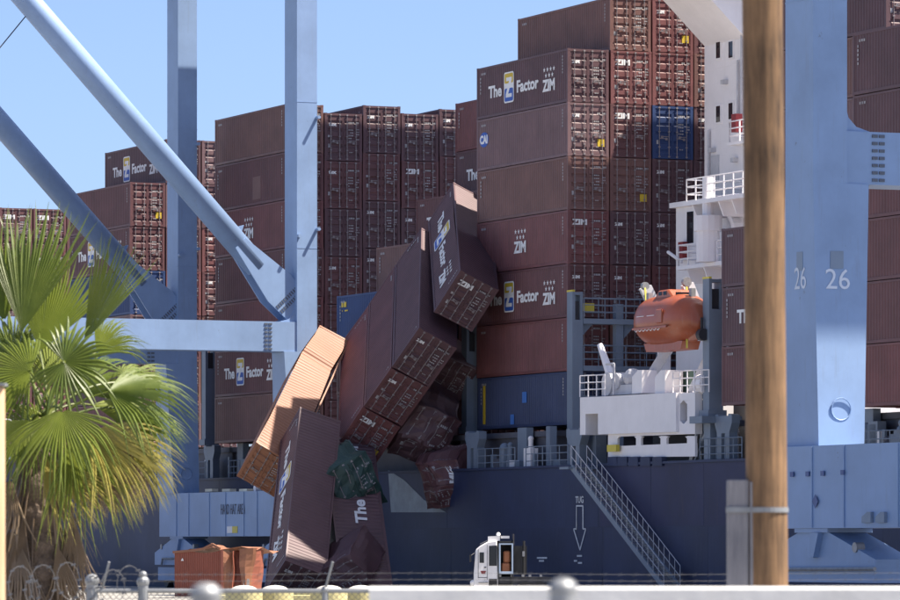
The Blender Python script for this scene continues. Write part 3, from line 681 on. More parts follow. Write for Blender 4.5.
def platform(px0, px1, py0, py1, k0, k1, th, rail_h, ribs):
    a = side(px0, py0, k0); b = side(px1, py1, k0); m = MB()
    m.box((a.x, k0, b.z-th), (b.x, k1, b.z)); o = m.build('platform', M_SHIPW, ship)
    for q in range(ribs):
        x = a.x+(b.x-a.x)*(q+.5)/ribs
        MB().prism([(x, k0+.1, b.z-th), (x, k0+.4, b.z-th-.75), (x, k1, b.z-th-.75), (x, k1, b.z-th)], (.12, 0, 0)).build('bracket', M_SHIPW, o)
    r_ = MB(); railing(r_, [(a.x+.1, k1, b.z), (a.x+.1, k0+.1, b.z), (b.x, k0+.1, b.z)], rail_h, .045, 1.1, 3); tag(r_.build('platform_rail', M_SHIPW, o), kind='stuff')
    return o
platform(684, 790, 188, 186, LK-1.6, LK+3, .22, 1.15, 8)
platform(676, 745, 262, 258, LK-1.2, LK+2, .2, 1.1, 4)
platform(727, 790, 134, 132, TK-1.0, TK+.5, .15, 1.1, 2)
m = MB(); prev = None
for q in range(9):                             # curved bracket under the upper platform
    p = side(722+16*math.sin(q/8*1.5), 208+28*(1-math.cos(q/8*1.5)), LK-.3)
    if prev: m.bar(prev, p, .5, .3)
    prev = p
m.build('curved_bracket', M_SHIPW, ship)
a = side(733, 132, TK-.9); MB().box((a.x-.2, TK-.9, a.z), (a.x+.3, TK-.5, a.z+.95)).build('hose_box', M_REDP, ship)
MB().rod(side(668, 252, LK-1), side(682, 262, LK-1), .09, 6).build('light_boom', M_SHIPW, ship)

# lifeboat: lofted hull with canopy, cockpit hump, keel skid
def lifeboat():
    c = side(672, 322.5, K+.2); LB = 6.5; BW = 1.25
    t = thing('lifeboat', 'orange enclosed lifeboat hanging in white davits beside the container stack', 'lifeboat', SHIP @ Matrix.Translation(c))
    n = 36; ns = 37; v = []; f = []
    for i in range(ns):
        u = -1+2*i/(ns-1); e = (1-abs(u)**3.2)**.5 if abs(u) < 1 else 0
        e2 = (1-abs(u)**4)**.42 if abs(u) < 1 else 0
        for j in range(n):
            a = 2*math.pi*j/n; cy, cz = math.cos(a), math.sin(a)
            p = 2.25; rx = abs(cy)**(2/p)*(1 if cy > 0 else -1); rz = abs(cz)**(2/p)*(1 if cz > 0 else -1)
            y = BW*e*rx*(1 if rz > -.2 else 1+.35*(rz+.2)); z = (1.38*rz*e2 if rz > 0 else 1.22*rz*(e*.7+e2*.3))
            v.append((u*LB/2, y, z))
    for i in range(ns-1):
        for j in range(n): f.append((i*n+j, (i+1)*n+j, (i+1)*n+(j+1) % n, i*n+(j+1) % n))
    b = MB().add(v, f); b.f += [tuple(range(n)), tuple(range((ns-1)*n, ns*n))]
    body = b.build('hull', M_ORB, t, smooth=True)
    m = MB(); hump = [(-.75, 1.25), (-.35, 1.60), (.75, 1.62), (1.35, 1.2)]
    m.prism([(x, -.62, z) for x, z in hump]+[(1.3, -.62, 1.0), (-.6, -.62, 1.0)], (0, 1.24, 0)); m.build('cockpit', M_ORB, t, bevel=.08)
    m = MB(); 
    for y in (-1.29, 1.21): m.box((-LB*.30, y, -.34), (LB*.30, y+.08, -.24))
    m.build('rubbing_strake', M_ORB, t)
    m = MB(); m.prism([(-LB*.30, -.5, -1.42), (LB*.30, -.5, -1.42), (LB*.34, -.5, -1.0), (-LB*.34, -.5, -1.0)], (0, 1.0, 0)); m.build('keel', M_ORB, t)
    m = MB()
    for q in range(7):
        x = -1.75+q*.42; m.path([(x+.42*s/4, -1.255, -.28-.16*math.sin(math.pi*s/4)) for s in range(5)], .022, 5)
    tag(m.build('grab_line', M_SHIPW, t), kind='stuff')
    for x, z, a_, b_ in ((-1.5, .3, .8, .02), (-.3, .3, .8, .02)): MB().box((x, -1.265, z), (x+a_, -1.22, z+.03)).build('grab_rail', M_SHIPW, t)
    MB().box((.75, -1.27, -.1), (1.4, -1.18, .6)).build('hatch', M_ORB, t, bevel=.04)
    for x in (-.25, .3): MB().box((x, -.635, 1.34), (x+.36, -.60, 1.53)).build('cockpit_window', M_GLASS, t)
    MB().box((1.22, -.4, 1.26), (1.27, .4, 1.46)).build('cockpit_window', M_GLASS, t)
    for x in (-2.6, 2.3): MB().box((x-.14, -.12, 1.05), (x+.14, .12, 1.6)).build('lifting_hook', M_STEEL, t)
    m = MB(); m.rod((3.25, 0, -.75), (3.62, 0, -.75), .3, 12); m.box((3.3, -.05, -.75), (3.42, .05, .1)); m.build('rudder_nozzle', M_DARK, t)
lifeboat()

# gangway
def gangway():
    p0 = side(579, 467, -3.7); p1 = side(672, 588, -3.7)
    t = thing('gangway', 'long steel gangway with railings slanting from deck to quay', 'gangway', SHIP @ Matrix.Translation(p1))
    a = p0-p1; b = Vector((0,0,0)); d = (b-a)
    for y in (-.42, .42): MB().bar(a+Vector((0,y,0)), b+Vector((0,y,0)), .08, .30).build('stringer', M_SHIPG, t)
    n = 44
    me = MB().box((-.13, -.38, -.02), (.13, .38, .02)).mesh('tread', M_STEEL)
    for q in range(n): link('tread', me, t, Matrix.Translation(a.lerp(b, (q+.5)/n)))
    for y in (-.45, .45):
        r_ = MB()
        for q in range(19):
            p = a.lerp(b, q/18)+Vector((0, y, .1)); r_.rod(p, p+Vector((0,0,1.0)), .02, 5)
        for h in (.55, 1.1): r_.rod(a+Vector((0,y,h)), b+Vector((0,y,h)), .022, 6)
        tag(r_.build('railing', M_SHIPL, t), kind='stuff')
    MB().rod((0, -.45, -.35), (0, .45, -.35), .16, 10).build('roller', M_DARK, t)
    MB().box(a+Vector((-.9, -.7, -.12)), a+Vector((.2, .9, .0))).build('landing', M_SHIPG, t)
gangway()

# ================================================================ quay cranes
KW = -5.9
xn = side(297, 200, KW).x; xf = side(178, 200, KW).x; SP = xn-xf
ST, SB = side(230, 492, KW).z, side(230, 536.5, KW).z
PT, PB = face(200, 320, xn).z, face(200, 350, xn).z
LX, LY, GAUGE = 1.95, 1.25, 29.4
def taper(m, x0, x1, y0, y1, z0, X0_, X1_, Y0_, Y1_, z1):
    m.add([(x0,y0,z0),(x1,y0,z0),(x1,y1,z0),(x0,y1,z0),(X0_,Y0_,z1),(X1_,Y0_,z1),(X1_,Y1_,z1),(X0_,Y1_,z1)], [(0,3,2,1),(4,5,6,7),(0,1,5,4),(1,2,6,5),(2,3,7,6),(3,0,4,7)])
def quay_crane(label, xa, dp=0.):
    """xa: near face of the near legs; water side legs at KW, land side legs GAUGE further in"""
    PBc, PTc = PB+dp, PT+dp
    O = Vector((xa, KW, 0))
    t = thing('quay_crane', label, 'crane', SHIP @ Matrix.Translation(O), 'ship to shore cranes on the quay')
    zb = 38.0
    for rail, yo, inn in ((0, 0, -1), (1, -GAUGE, 1)):
        for xl_ in (0, -SP):
            m = MB()
            ya, yb = yo, yo+LY
            m.box((xl_-LX, ya, PBc), (xl_, yb, zb))
            w2 = .8
            ia, ib = (ya-w2, yb) if inn < 0 else (ya, yb+w2)
            ja, jb = (ya-.42, yb) if inn < 0 else (ya, yb+.42)
            taper(m, xl_-LX-.55, xl_+.4, ja, jb, ST, xl_-LX-.003, xl_+.003, ia, ib, PBc)
            leg = m.build('leg', M_CRANE, t)
            # welded seam bands
            for z in (PBc+6.0, PBc+14.5): MB().box((xl_-LX-.012, ya-.012, z), (xl_+.012, yb+.012, z+.05)).build('seam', M_CRANE, leg)
            yg = ya-.0 if inn < 0 else yb
            for s_ in (1, -1):                     # small curved gussets where beam meets leg
                zc = PBc if s_ < 0 else PTc
                q = [(yg, zc), (yg+inn*1.0, zc), (yg+inn*.45, zc+s_*.16), (yg+inn*.16, zc+s_*.45), (yg, zc+s_*1.0)]
                MB().prism([(xl_-LX*.9, y, z) for y, z in q], (LX*.8, 0, 0)).build('gusset', M_CRANE, leg)
            if inn < 0:
                for z in (27.5, 21.0): # lugs
                    MB().rod((xl_+.02, yb-.02, z), (xl_+.42, yb-.02, z), .10, 8).build('lug', M_CRANE, leg)
                MB().rod((xl_+.02, ya+.1, 20.6), (xl_+.25, ya+.1, 20.6), .12, 8).build('lug', M_CRANE, leg)
            # manhole
            ym = (ja+jb)/2
            xm_ = xl_+.003+.397*(PBc-ST-1.3)/(PBc-ST)+.035
            MB().path([(xm_+.019*math.sin(R(q)), ym+.36*math.cos(R(q)), ST+1.2+.36*math.sin(R(q))) for q in range(0, 361, 20)], .028, 5).build('manhole', M_CRANE, leg)
        # sill beam
        m = MB(); m.box((-SP-LX-.75, yo-.25, SB), (.75, yo+LY+.25, ST)); sill = m.build('sill_beam', M_CRANE, t)
        x = -SP-LX-.75; q = 0
        while x < .5:
            x += (3.1, 2.2, 3.6, 2.8)[q % 4]; q += 1
            MB().box((x, yo-.29, SB+.02), (x+.07, yo-.24, ST-.02)).build('seam', M_CRANE, sill)
        for xc in (-LX/2, -SP-LX/2):
            xm = xc+(1.2 if xc < -5 else -1.2)
            b = thing_part('bogie', t)
            y0_ = yo-.1
            MB().prism([(xm-4.2, y0_, SB-1.75), (xm+4.2, y0_, SB-1.75), (xm+4.2, y0_, SB-1.0), (xm+1.0, y0_, SB-.12), (xm-1.0, y0_, SB-.12), (xm-4.2, y0_, SB-1.0)], (0, 1.35, 0)).build('equaliser', M_CRANE, b)
            MB().box((xm-1.15, yo-.2, SB-.14), (xm+1.15, yo+LY+.2, SB-.005)).build('pivot_plate', M_CRANE, b)
            MB().prism([(xm+.1, y0_-.2, SB-.15), (xm+.7, y0_-.2, SB-.15), (xm+.35, y0_-.2, SB-.95), (xm+.1, y0_-.2, SB-.95)], (0, .21, 0)).build('pivot_lug', M_CRANE, b)
            MB().rod((xm+.1, y0_-.16, SB-.62), (xm+.1, y0_, SB-.62), .34, 16).build('pivot_cap', M_CRANE, b)
            hm_ = MB(); hm_.path([(xm-2.6, y0_-.12, SB-1.75), (xm-2.4, y0_-.12, SB-1.35), (xm+4.4, y0_-.12, SB-1.3)], .07, 6); hm_.build('hydraulic_pipe', M_STEEL, b)
            for s_ in (-1, 1): 
                lug = MB().rod((xm+s_*2.9, y0_-.05, SB-.62), (xm+s_*2.9, y0_+.25, SB-.62), .17, 10); lug.build('lifting_eye', M_STEEL, b)
                xw = xm+s_*2.5
                MB().box((xw-1.5, y0_+.15, .45), (xw+1.5, y0_+1.2, SB-1.9)).build('wheel_frame', M_CRANE, b)
                for d_ in (-.85, .85): MB().rod((xw+d_, y0_+.45, .42), (xw+d_, y0_+.9, .42), .42, 16).build('wheel', M_DARK, b)
    # portal beams, sloping tubes, boom girders shaped for shade
    for xl_ in (0, -SP):
        m = MB(); m.box((xl_-LX*.9, -GAUGE+LY+.001, PBc), (xl_-.06, -.001, PTc)); beam = m.build('portal_beam', M_CRANE, t)
        for yy in (-2.0, -GAUGE+LY+.95):
            for q in range(7):
                MB().box((xl_-.06, yy, PBc+.1+q*.24), (xl_-.02, yy+.2, PBc+.2+q*.24)).box((xl_-.06, yy+.26, PBc+.1+q*.24), (xl_-.02, yy+.46, PBc+.2+q*.24)).build('bolt_row', M_CRANED, beam)
        xm = xl_-LX/2
        p0 = Vector((xm, -.9, PTc+1.9)); p1 = p0+Vector((0, -26.0, 27.6))
        tube = MB().rod(p0+Vector((0,-1.2,1.28)), p1, .70, 28).build('sloping_tube', M_CRANE, t, smooth=True)
        ds = (p1-p0).normalized(); up = Vector((0, ds.z, -ds.y))
        # flat end plates that clasp the tube
        for xo in (xl_-.42, xl_-LX+.32):
            poly = [p0+ds*3.6+up*-.42, p0+ds*3.6+up*.42, p0+ds*.2+up*1.05, p0-ds*1.4+up*.9, p0-ds*1.7-up*.9, p0+ds*.0-up*1.05]
            MB().prism([(xo, q.y, q.z) for q in poly], (.10, 0, 0)).build('end_plate', M_CRANE, tube)
        m = MB()
        for q in range(12):
            c_ = p0-ds*1.1+up*(-.85+.155*q)
            for e_ in (0, .36): m.bar(Vector((xl_-.31, *(c_+ds*e_)[1:])), Vector((xl_-.31, *(c_+ds*(e_+.22))[1:])), .03, .075)
        tag(m.build('bolt_row', M_CRANED, tube), kind='stuff')
        MB().prism([(xm-.1, *(p0+ds*3.9+up*.66)[1:]), (xm-.1, *(p0+ds*4.3+up*.66)[1:]), (xm-.1, *(p0+ds*4.1+up*1.05)[1:])], (.2, 0, 0)).build('lug', M_CRANE, tube)
        MB().box((xl_-LX, -GAUGE, zb+2.7), (xl_, LY, zb+4.6)).build('upper_beam', M_CRANE, t)
    for a, b in ((-7.0, .0), (-SP+2.3, -SP+8.1)):  # unseen boom, widths and gap shaped to shade legs and container doors
        MB().box((a, -GAUGE-14, zb), (b, 46, zb+2.6)).build('shade_boom_girder', M_CRANE, t)
    for q in (0, 8): MB().box((-SP+8.1, -GAUGE-13.5+q*10.5, zb+.3), (-7.0, -GAUGE-13+q*10.5, zb+1.1)).build('boom_tie', M_CRANE, t)
    return t
def thing_part(name, parent):
    o = bpy.data.objects.new(name, None); col.objects.link(o); o.parent = parent; return o
cr1 = quay_crane('pale blue quay crane with sloping tubes, left of the fallen containers', xn)
x26 = side(813, 300, KW-GAUGE).x+SP
cr2 = quay_crane('blue quay crane whose shaded leg is numbered 26', x26, .55)
# numbers on the far land side leg of the second crane (local frame of the crane)
def lcl(p): return Vector((p.x-x26, p.y-KW, p.z))
ka = KW-GAUGE-.012; xfc = x26-SP+.012
m = MB(); M_NUM = mat('pale_number_paint', (.62, .68, .78), .5)
a = lcl(side(794, 289.5, ka)); b = lcl(side(806, 289.5, ka)); put_text(m, '26', .72/.7, (a.x, a.y, a.z), (1,0,0), (0,0,1), .0, width=b.x-a.x)
m.build('leg_number', M_NUM, cr2)
fl = .4/(PB+.55-ST); xq = lambda py: xfc+fl*(PB+.55-face(837, py, xfc).z)+.01
m = MB(); a = lcl(face(825, 288.5, xq(288.5))); b = lcl(face(850, 288.5, xq(288.5))); put_text(m, '26', .66/.7, (a.x, a.y, a.z), (0,1,0), Vector((-fl, 0, 1)).normalized(), .0, width=b.y-a.y); m.build('leg_number', M_NUM, cr2)
M_NP = mat('grey_number_plate', (.19, .25, .34), .5)
q = [lcl(side(a, b, ka)) for a, b in ((796.5, 252), (802.5, 251.6), (802.5, 270.6), (796.5, 271))]; MB().prism(q, (0, .01, 0)).build('repaint_patch', M_NP, cr2)
q = [lcl(face(a, b, xq(b))) for a, b in ((830.5, 251), (843.5, 251), (843.5, 268.5), (830.5, 268.5))]; MB().prism(q, (-.01, 0, 0)).build('repaint_patch', M_NP, cr2)
M_DIA = mat('blue_diamond_paint', (.05, .09, .25), .5)
q = [lcl(side(a, b, ka-.3)) for a, b in ((815, 494.5), (818, 501.5), (815, 508.5), (812, 501.5))]; MB().prism(q, (0, .01, 0)).build('diamond_mark', M_DIA, cr2)
for px, py in ((791.5, 474.5), (807, 474), (822, 473.5), (842, 472.5)):
    q = [lcl(side(px+a, py+b, ka-.3)) for a, b in ((-1.7, -2.5), (1.7, -2.5), (1.7, 2.5), (-1.7, 2.5))]; MB().prism(q, (0, .03, 0)).build('bolt_plate', M_DIA, cr2)
for px in (866, 879.5):
    q = [lcl(side(px+a, 518+b, ka-.35)) for a, b in ((-4.5, 5), (4.5, 4.6), (4.5, -6), (1, -6), (-4.5, -1))]; MB().prism(q, (0, .3, 0)).build('towing_lug', M_NP, cr2)
# sill lettering and lamps on the first crane
def lc1(p): return Vector((p.x-xn, p.y-KW, p.z))
m = MB(); M_SIGN = mat('dark_stencil', (.05, .06, .1), .6)
a = lc1(side(220.5, 514.5, KW-.27)); b = lc1(side(245, 514.5, KW-.27)); put_text(m, 'HARD HAT AREA', .62/.7, a, (1,0,0), (0,0,1), .004, width=b.x-a.x); m.build('stencil_lettering', M_SIGN, cr1)
for px, mm in ((229.5, M_SHIPW), (234.8, M_YELLOW)):
    q = [lc1(side(px+a, 530+b, KW-.27)) for a, b in ((-2.6, -3.5), (2.6, -3.7), (2.6, 3), (-2.6, 3.2))]; MB().prism(q, (0, .015, 0)).build('notice', mm, cr1)
for px, w_ in ((208.5, 3.5), (226, 4), (243, 4)):
    q = [lc1(side(px+a, 491.5+b, KW+.1)) for a, b in ((-w_, .4), (w_, .2), (w_, -2.6), (-w_, -2.4))]; MB().prism(q, (0, .4, 0)).build('lamp_box', mat('cream_lamp', (.6, .55, .42), .5), cr1)
c = lc1(side(254.5, 488.5, KW+.1)); MB().rod(c, c+Vector((0,.35,0)), .2, 16).build('floodlight', M_SHIPW, cr1)
a = lc1(face(29, 12, xn-1)); b = lc1(face(-30, 84, xn-1)); MB().rod(a, b, .035, 6).build('stay_cable', M_DARK, cr1)
# ================================================================ quay level things
def wreck_on_quay():
    Y = 240.0; s = FPX/Y
    o = at(222, 600, Y); o.z = 0
    t = thing('shipping_container', 'torn rust orange container wreck standing on the quay below the crane', 'shipping container', Matrix.Translation(o), FG)
    M_TORN = PAINT['orange']; M_TR = mat('rust_red_paint', (.27, .085, .055), streak=(.2, .06, .04), stk=.3)
    H1 = at(200, 550, Y).z
    # left side panel seen slightly turned, corrugated
    m = MB(); n = 22; pts = []
    for i in range(n*4+1):
        u = i/(n*4); x = -2.42+2.42*u; y = .9*(1-u)-.0+(.035 if i % 4 in (2, 3) else 0); pts.append((x, y, u))
    v = []
    for x, y, u in pts: v += [(x, y, .05), (x, y, H1-.06-.10*(1-u)+.06*math.sin(u*7))]
    m.add(v, [(2*i, 2*i+2, 2*i+3, 2*i+1) for i in range(len(pts)-1)]); m.build('side_panel', M_TR, t)
    # top rail crumpled and sagging roof
    m = MB(); prev = None
    tops = [(-2.5, .92, H1-.12), (-1.6, .6, H1-.04), (-.95, .36, H1+.05), (-.5, .2, H1+.28), (-.1, .0, H1+.06)]
    for a, b in zip(tops, tops[1:]): m.bar(a, b, .12, .12)
    m.build('top_rail', M_TORN, t)
    m = MB(); rows = []
    for j in range(5):
        rows.append([(x+.25*j, y+.55*j, z-.02-.06*j+.12*math.sin(j*2+x*3)) for x, y, z in tops+[(.9, .15, H1+.14), (1.75, .3, H1+.12)]])
    k = len(rows[0]); m.add([p for r in rows for p in r], [(j*k+i, j*k+i+1, (j+1)*k+i+1, (j+1)*k+i) for j in range(4) for i in range(k-1)]); m.build('roof_panel', M_TORN, t)
    # folded front: strips of torn sheet that alternately catch the sun
    def sheet(name, cols, mt):
        m = MB(); nz = 9; v = []
        for c in cols:
            for j in range(nz):
                w_ = j/(nz-1); v.append((c[0]+(c[2]-c[0])*w_+.03*math.sin(w_*9+c[0]*5), c[1]+(c[3]-c[1])*w_+.05*math.sin(w_*6+c[0]*8), .03+(H1+c[4]-.03)*w_))
        m.add(v, [(i*nz+j, (i+1)*nz+j, (i+1)*nz+j+1, i*nz+j+1) for i in range(len(cols)-1) for j in range(nz-1)]); return m.build(name, mt, t)
    sheet('torn_panel', [(.0, .0, .0, .0, -.02), (.10, .02, .22, .06, -.12), (.32, .10, .50, .16, -.10), (.52, .0, .55, -.04, -.08)], M_TORN)
    sheet('torn_panel', [(.52, .0, .57, -.02, -.06), (.62, .55, .70, .7, .02), (1.0, .62, .86, .72, .06)], M_TR)
    sheet('torn_panel', [(.98, .3, .84, .12, .05), (1.12, .26, 1.2, .08, .08), (1.3, .36, 1.55, .2, .1), (1.36, .5, 1.72, .34, .1)], M_TORN)
    sheet('end_panel', [(1.36, .5, 1.72, .34, .1), (1.7, 1.0, 1.95, .9, .08), (1.9, 1.7, 2.05, 1.7, .05)], M_TR)
    MB().box((1.06, .2, .02), (1.36, .26, .95)).build('bare_strip', mat('pale_primer', (.5, .44, .4), .7, var=.3, scale=5), t)
    MB().box((-.06, -.05, 0), (.06, .07, H1)).build('corner_post', M_TR, t)
    MB().prism([(-2.1, .78, H1-.55), (-1.95, .72, H1-.55), (-2.02, .75, H1-.4)], (0, -.02, 0)).build('warning_mark', M_WHITE, t)
wreck_on_quay()

def yard_tractor():
    Y = 222.0; s = FPX/Y; o = at(500, 600, Y); o.z = 0
    t = thing('yard_tractor', 'small white yard tractor with black door frame beside the hull', 'truck', Matrix.Translation(o))
    M_TW = mat('tractor_white', (.78, .76, .76), .4, var=.08, scale=3)
    def P(px, py): q = at(px, py, Y)-o; return (q.x, q.z)
    # cab faces left; body profile in picture plane, pushed back 1.5 m
    prof = [P(a, b) for a, b in ((473.5, 588), (474, 572), (475.5, 550), (480, 546), (488, 541.5), (497, 540.5), (498, 588))]
    MB().prism([(x, 0, z) for x, z in prof], (0, 1.5, 0)).build('cab', M_TW, t, bevel=.05)
    def quad(name, pts, mt, y=-.012, d=.02): q = [P(a, b) for a, b in pts]; return MB().prism([(x, y, z) for x, z in q], (0, d, 0)).build(name, mt, t)
    quad('window', [(479.5, 552.5), (484, 552.5), (484, 563), (479.5, 563)], M_GLASS)
    quad('window', [(489, 546), (497, 545.5), (497, 566), (489, 566)], M_GLASS, -.016)
    a, b = P(475.3, 550), P(473.9, 570)
    MB().add([(a[0]-.02, .12, a[1]), (a[0]-.02, 1.38, a[1]), (b[0]-.02, 1.38, b[1]), (b[0]-.02, .12, b[1])], [(0,1,2,3)]).build('windscreen', M_GLASS, t)
    for pts in (((478, 549.5), (478.5, 549.5), (478.5, 578), (478, 578)), ((487, 545), (487.4, 545), (487.4, 580), (487, 580)), ((478, 577.5), (487, 577.5), (487, 578), (478, 578))): quad('door_seam', pts, M_DARK)
    quad('door_handle', [(484.2, 567), (486.2, 567), (486.2, 568), (484.2, 568)], M_DARK, -.03, .03)
    quad('step', [(478.5, 582), (488, 582), (488, 583.2), (478.5, 583.2)], M_STEEL, -.15, .2)
    quad('wheel_arch', [(489, 579), (497, 579), (497.5, 588), (488.5, 588)], M_BLACK, -.014)
    a, b = P(474.5, 553), P(470.5, 556); MB().rod((a[0], .05, a[1]), (b[0], -.12, b[1]), .02, 6).build('mirror_arm', M_DARK, t); MB().box((b[0]-.05, -.2, b[1]-.28), (b[0]+.04, -.05, b[1]+.05)).build('mirror', M_BLACK, t)
    quad('roof_rail', [(480, 544.5), (488, 540.5), (488, 540), (480, 544)], M_STEEL, .05, 1.4)
    quad('red_mark', [(480.5, 571), (486, 571), (485, 574), (481.5, 574)], M_REDP)
    # rear part: dark cab back with a pale framed open doorway and orange seat
    x0, z0 = P(497.5, 588); x1, z1 = P(512.5, 541)
    MB().box((x0, .05, z0), (x0+.07, 1.45, z1)).box((x1-.05, .05, z0), (x1+.04, 1.45, z1)).box((x0, 1.35, z0), (x1, 1.45, z1)).box((x0, .05, z1-.08), (x1, 1.45, z1)).box((x0, 1.0, z0), (x1, 1.1, z1)).build('cab_back', M_BLACK, t)
    M_FR = mat('pale_blue_frame', (.45, .55, .68), .4)
    for q in (((499, 543.5), (500.6, 543.5), (500.6, 574), (499, 574)), ((511.6, 543.5), (513.2, 543.5), (513.2, 574), (511.6, 574)), ((500.6, 543.5), (511.6, 543.5), (511.6, 544.8), (500.6, 544.8)), ((500.6, 571.5), (511.6, 571.5), (511.6, 574), (500.6, 574))): quad('door_frame', q, M_FR, -.06, .1)
    a = P(506, 572); m = MB(); m.box((a[0]-.2, .3, a[1]), (a[0]+.2, .8, a[1]+.42)); m.build('seat', mat('seat_orange', (.5, .2, .1), .7), t, bevel=.05)
    m = MB(); m.box((a[0]-.12, .35, a[1]+.42), (a[0]+.2, .8, a[1]+.98)); m.build('seat_back', MATS['seat_orange'], t, bevel=.06)
    quad('roof_unit', [(488, 536.5), (500, 536), (500, 541.5), (488, 542)], M_TW, .2, 1.0); quad('roof_unit', [(501, 536), (509.5, 536), (509.5, 538.6), (501, 538.6)], M_TW, .3, .7)
    c = P(498.5, 534.5); MB().sphere((c[0], .6, c[1]), .1, 10, 8).build('beacon', M_TW, t)
    for px, py0, py1, r in ((524, 541, 578, .06), (521.5, 546, 580, .035), (513.5, 534, 545, .04)):
        a, b = P(px, py0), P(px, py1); MB().rod((a[0], .4, a[1]), (b[0], .4, b[1]), r, 8).build('exhaust_stack', M_DARK if r < .06 else M_BLACK, t)
    c = P(523.5, 554); MB().box((c[0]-.05, .1, c[1]-.12), (c[0]+.06, .35, c[1]+.12)).build('mirror', M_STEEL, t)
    a, b = P(498, 577), P(552, 584); MB().box((a[0], .2, b[1]), (b[0], 1.3, a[1])).build('chassis', M_DARK, t)
    for px in (500, 512, 523, 530, 541): c = P(px, 576); MB().box((c[0]-.06, .12, c[1]-.05), (c[0]+.06, .2, c[1]+.06)).build('tail_lamp', M_STEEL, t)
    MB().box((P(514, 560)[0], .4, P(514, 575)[1]), (P(527, 560)[0], 1.1, P(514, 546)[1])).build('engine_cover', M_BLACK, t)
    c = P(473, 583); MB().sphere((c[0], .2, c[1]), .14, 10, 8).build('headlamp', M_TW, t)
    for px in (481, 526, 540):
        for y in (.1, 1.1): c = P(px, 588); MB().rod((c[0], y, .48), (c[0], y+.3, .48), .48, 20).build('wheel', M_BLACK, t)
yard_tractor()

# crash barrels
M_BY = mat('barrel_yellow', (.52, .46, .22), .6, var=.1, scale=3); M_BC = mat('barrel_cap', (.5, .48, .43), .6, var=.06, scale=4)
lab = ['leftmost', 'second from left', 'second from right', 'rightmost']
for i, (px, Y) in enumerate(((244, 108), (275, 109), (329, 108), (361, 110))):
    p = at(px, 585.5, Y); g = ground_z(0, Y); h = p.z-g; r = .41
    t = thing('crash_barrel', '%s of the four pale yellow crash barrels with white domed lids' % lab[i], 'barrel', Matrix.Translation((p.x, p.y, g)), 'crash barrels behind the wire fence')
    m = MB()
    rg = [(r*.9, 0), (r, .1), (r*.97, h*.45), (r*1.02, h*.48), (r*1.02, h-.13)]
    for (a, za), (b, zb_) in zip(rg, rg[1:]): m.rod((0,0,za), (0,0,zb_), a, 24, b)
    m.build('drum', M_BY, t, smooth=False)
    MB().sphere((0, 0, h-.13), r*.78, 24, 10, (1, 1, .42)).build('lid', M_BC, t, smooth=True)
for i, px in enumerate((233, 259, 302, 345)):
    Y = 111.5; p = at(px, 594.5, Y); g = ground_z(0, Y)
    t = thing('barrier_block', '%s pale yellow barrier block in the row behind the crash barrels' % ['first', 'second', 'third', 'fourth'][i], 'barrier', Matrix.Translation((p.x, p.y, g)), 'yellow barrier blocks')
    w_ = .42 if i != 2 else .62; h = p.z-g
    MB().prism([(-w_, -.2, 0), (w_, -.2, 0), (w_, -.12, h), (-w_, -.12, h)], (0, .4, 0)).build('body', M_BY, t, bevel=.03)
    MB().box((-w_*.8, -.1, h), (w_*.8, .1, h+.03)).build('cap', M_BY, t)

# ================================================================ fence, posts, barrier, poles in the foreground
M_GALV = mat('galvanised_pipe', (.25, .26, .27), .45, .3, .15, 8)
M_WIRE = mat('fence_wire', (.16, .16, .165), .5, .4, .2, 8)
FY = 42.0; fs = FPX/FY
def fp(px, py): return at(px, py, FY)
fence = thing('wire_fence', 'chain link fence with barbed wire strands along the bottom edge', 'fence')
gz = ground_z(0, FY)
for px, pt, r in ((92, 581, .05), (143, 582, .045), (325, 590, .028), (560, 591.5, .028), (795, 591.5, .028)):
    p = fp(px, pt); o = MB().rod((p.x, FY, gz), (p.x, FY, p.z), r, 12).build('post', M_GALV, fence); MB().sphere((p.x, FY, p.z), r*1.25, 12, 8).build('cap', M_GALV, o)
for px in (325, 102):
    p = fp(px, 590); q = fp(px+8, 562); MB().bar((p.x, FY, p.z), (q.x, FY-.1, q.z), .016, .016).build('outrigger', M_GALV, fence)
p = fp(143, 575); MB().rod((p.x, FY, fp(0, 592).z), (p.x, FY, p.z), .022, 10).sphere((p.x, FY, p.z), .035, 10, 8).build('gate_hinge', M_GALV, fence)
MB().rod(fp(85, 591), fp(980, 591), .020, 10).build('top_rail', M_GALV, fence)
for q, py in enumerate((574, 580.5)):
    m = MB(); prev = None
    for i in range(61):
        px = 95+i*15; p = fp(px, py+.8*math.sin(i*math.pi/15)); p.y = FY-.02-.03*q
        if prev: m.rod(prev, p, .0013, 5)
        prev = p
        m.bar(p+Vector((-.02, 0, -.02)), p+Vector((.02, 0, .02)), .002, .002); m.bar(p+Vector((-.012, 0, .012)), p+Vector((.012, 0, -.012)), .002, .002)
    tag(m.build('barbed_strand', M_WIRE, fence), kind='stuff')
m = MB(); zt_ = fp(0, 591).z; xa_, xb_ = fp(85, 0).x, fp(420, 0).x; n = int((xb_-xa_)/.055)
for i in range(n):
    x = xa_+i*.055
    m.bar((x, FY-.004, zt_), (x+.45, FY-.004, zt_-.45), .004, .004); m.bar((x, FY+.004, zt_), (x-.45, FY+.004, zt_-.45), .004, .004)
tag(m.build('chain_link', M_WIRE, fence), kind='stuff')
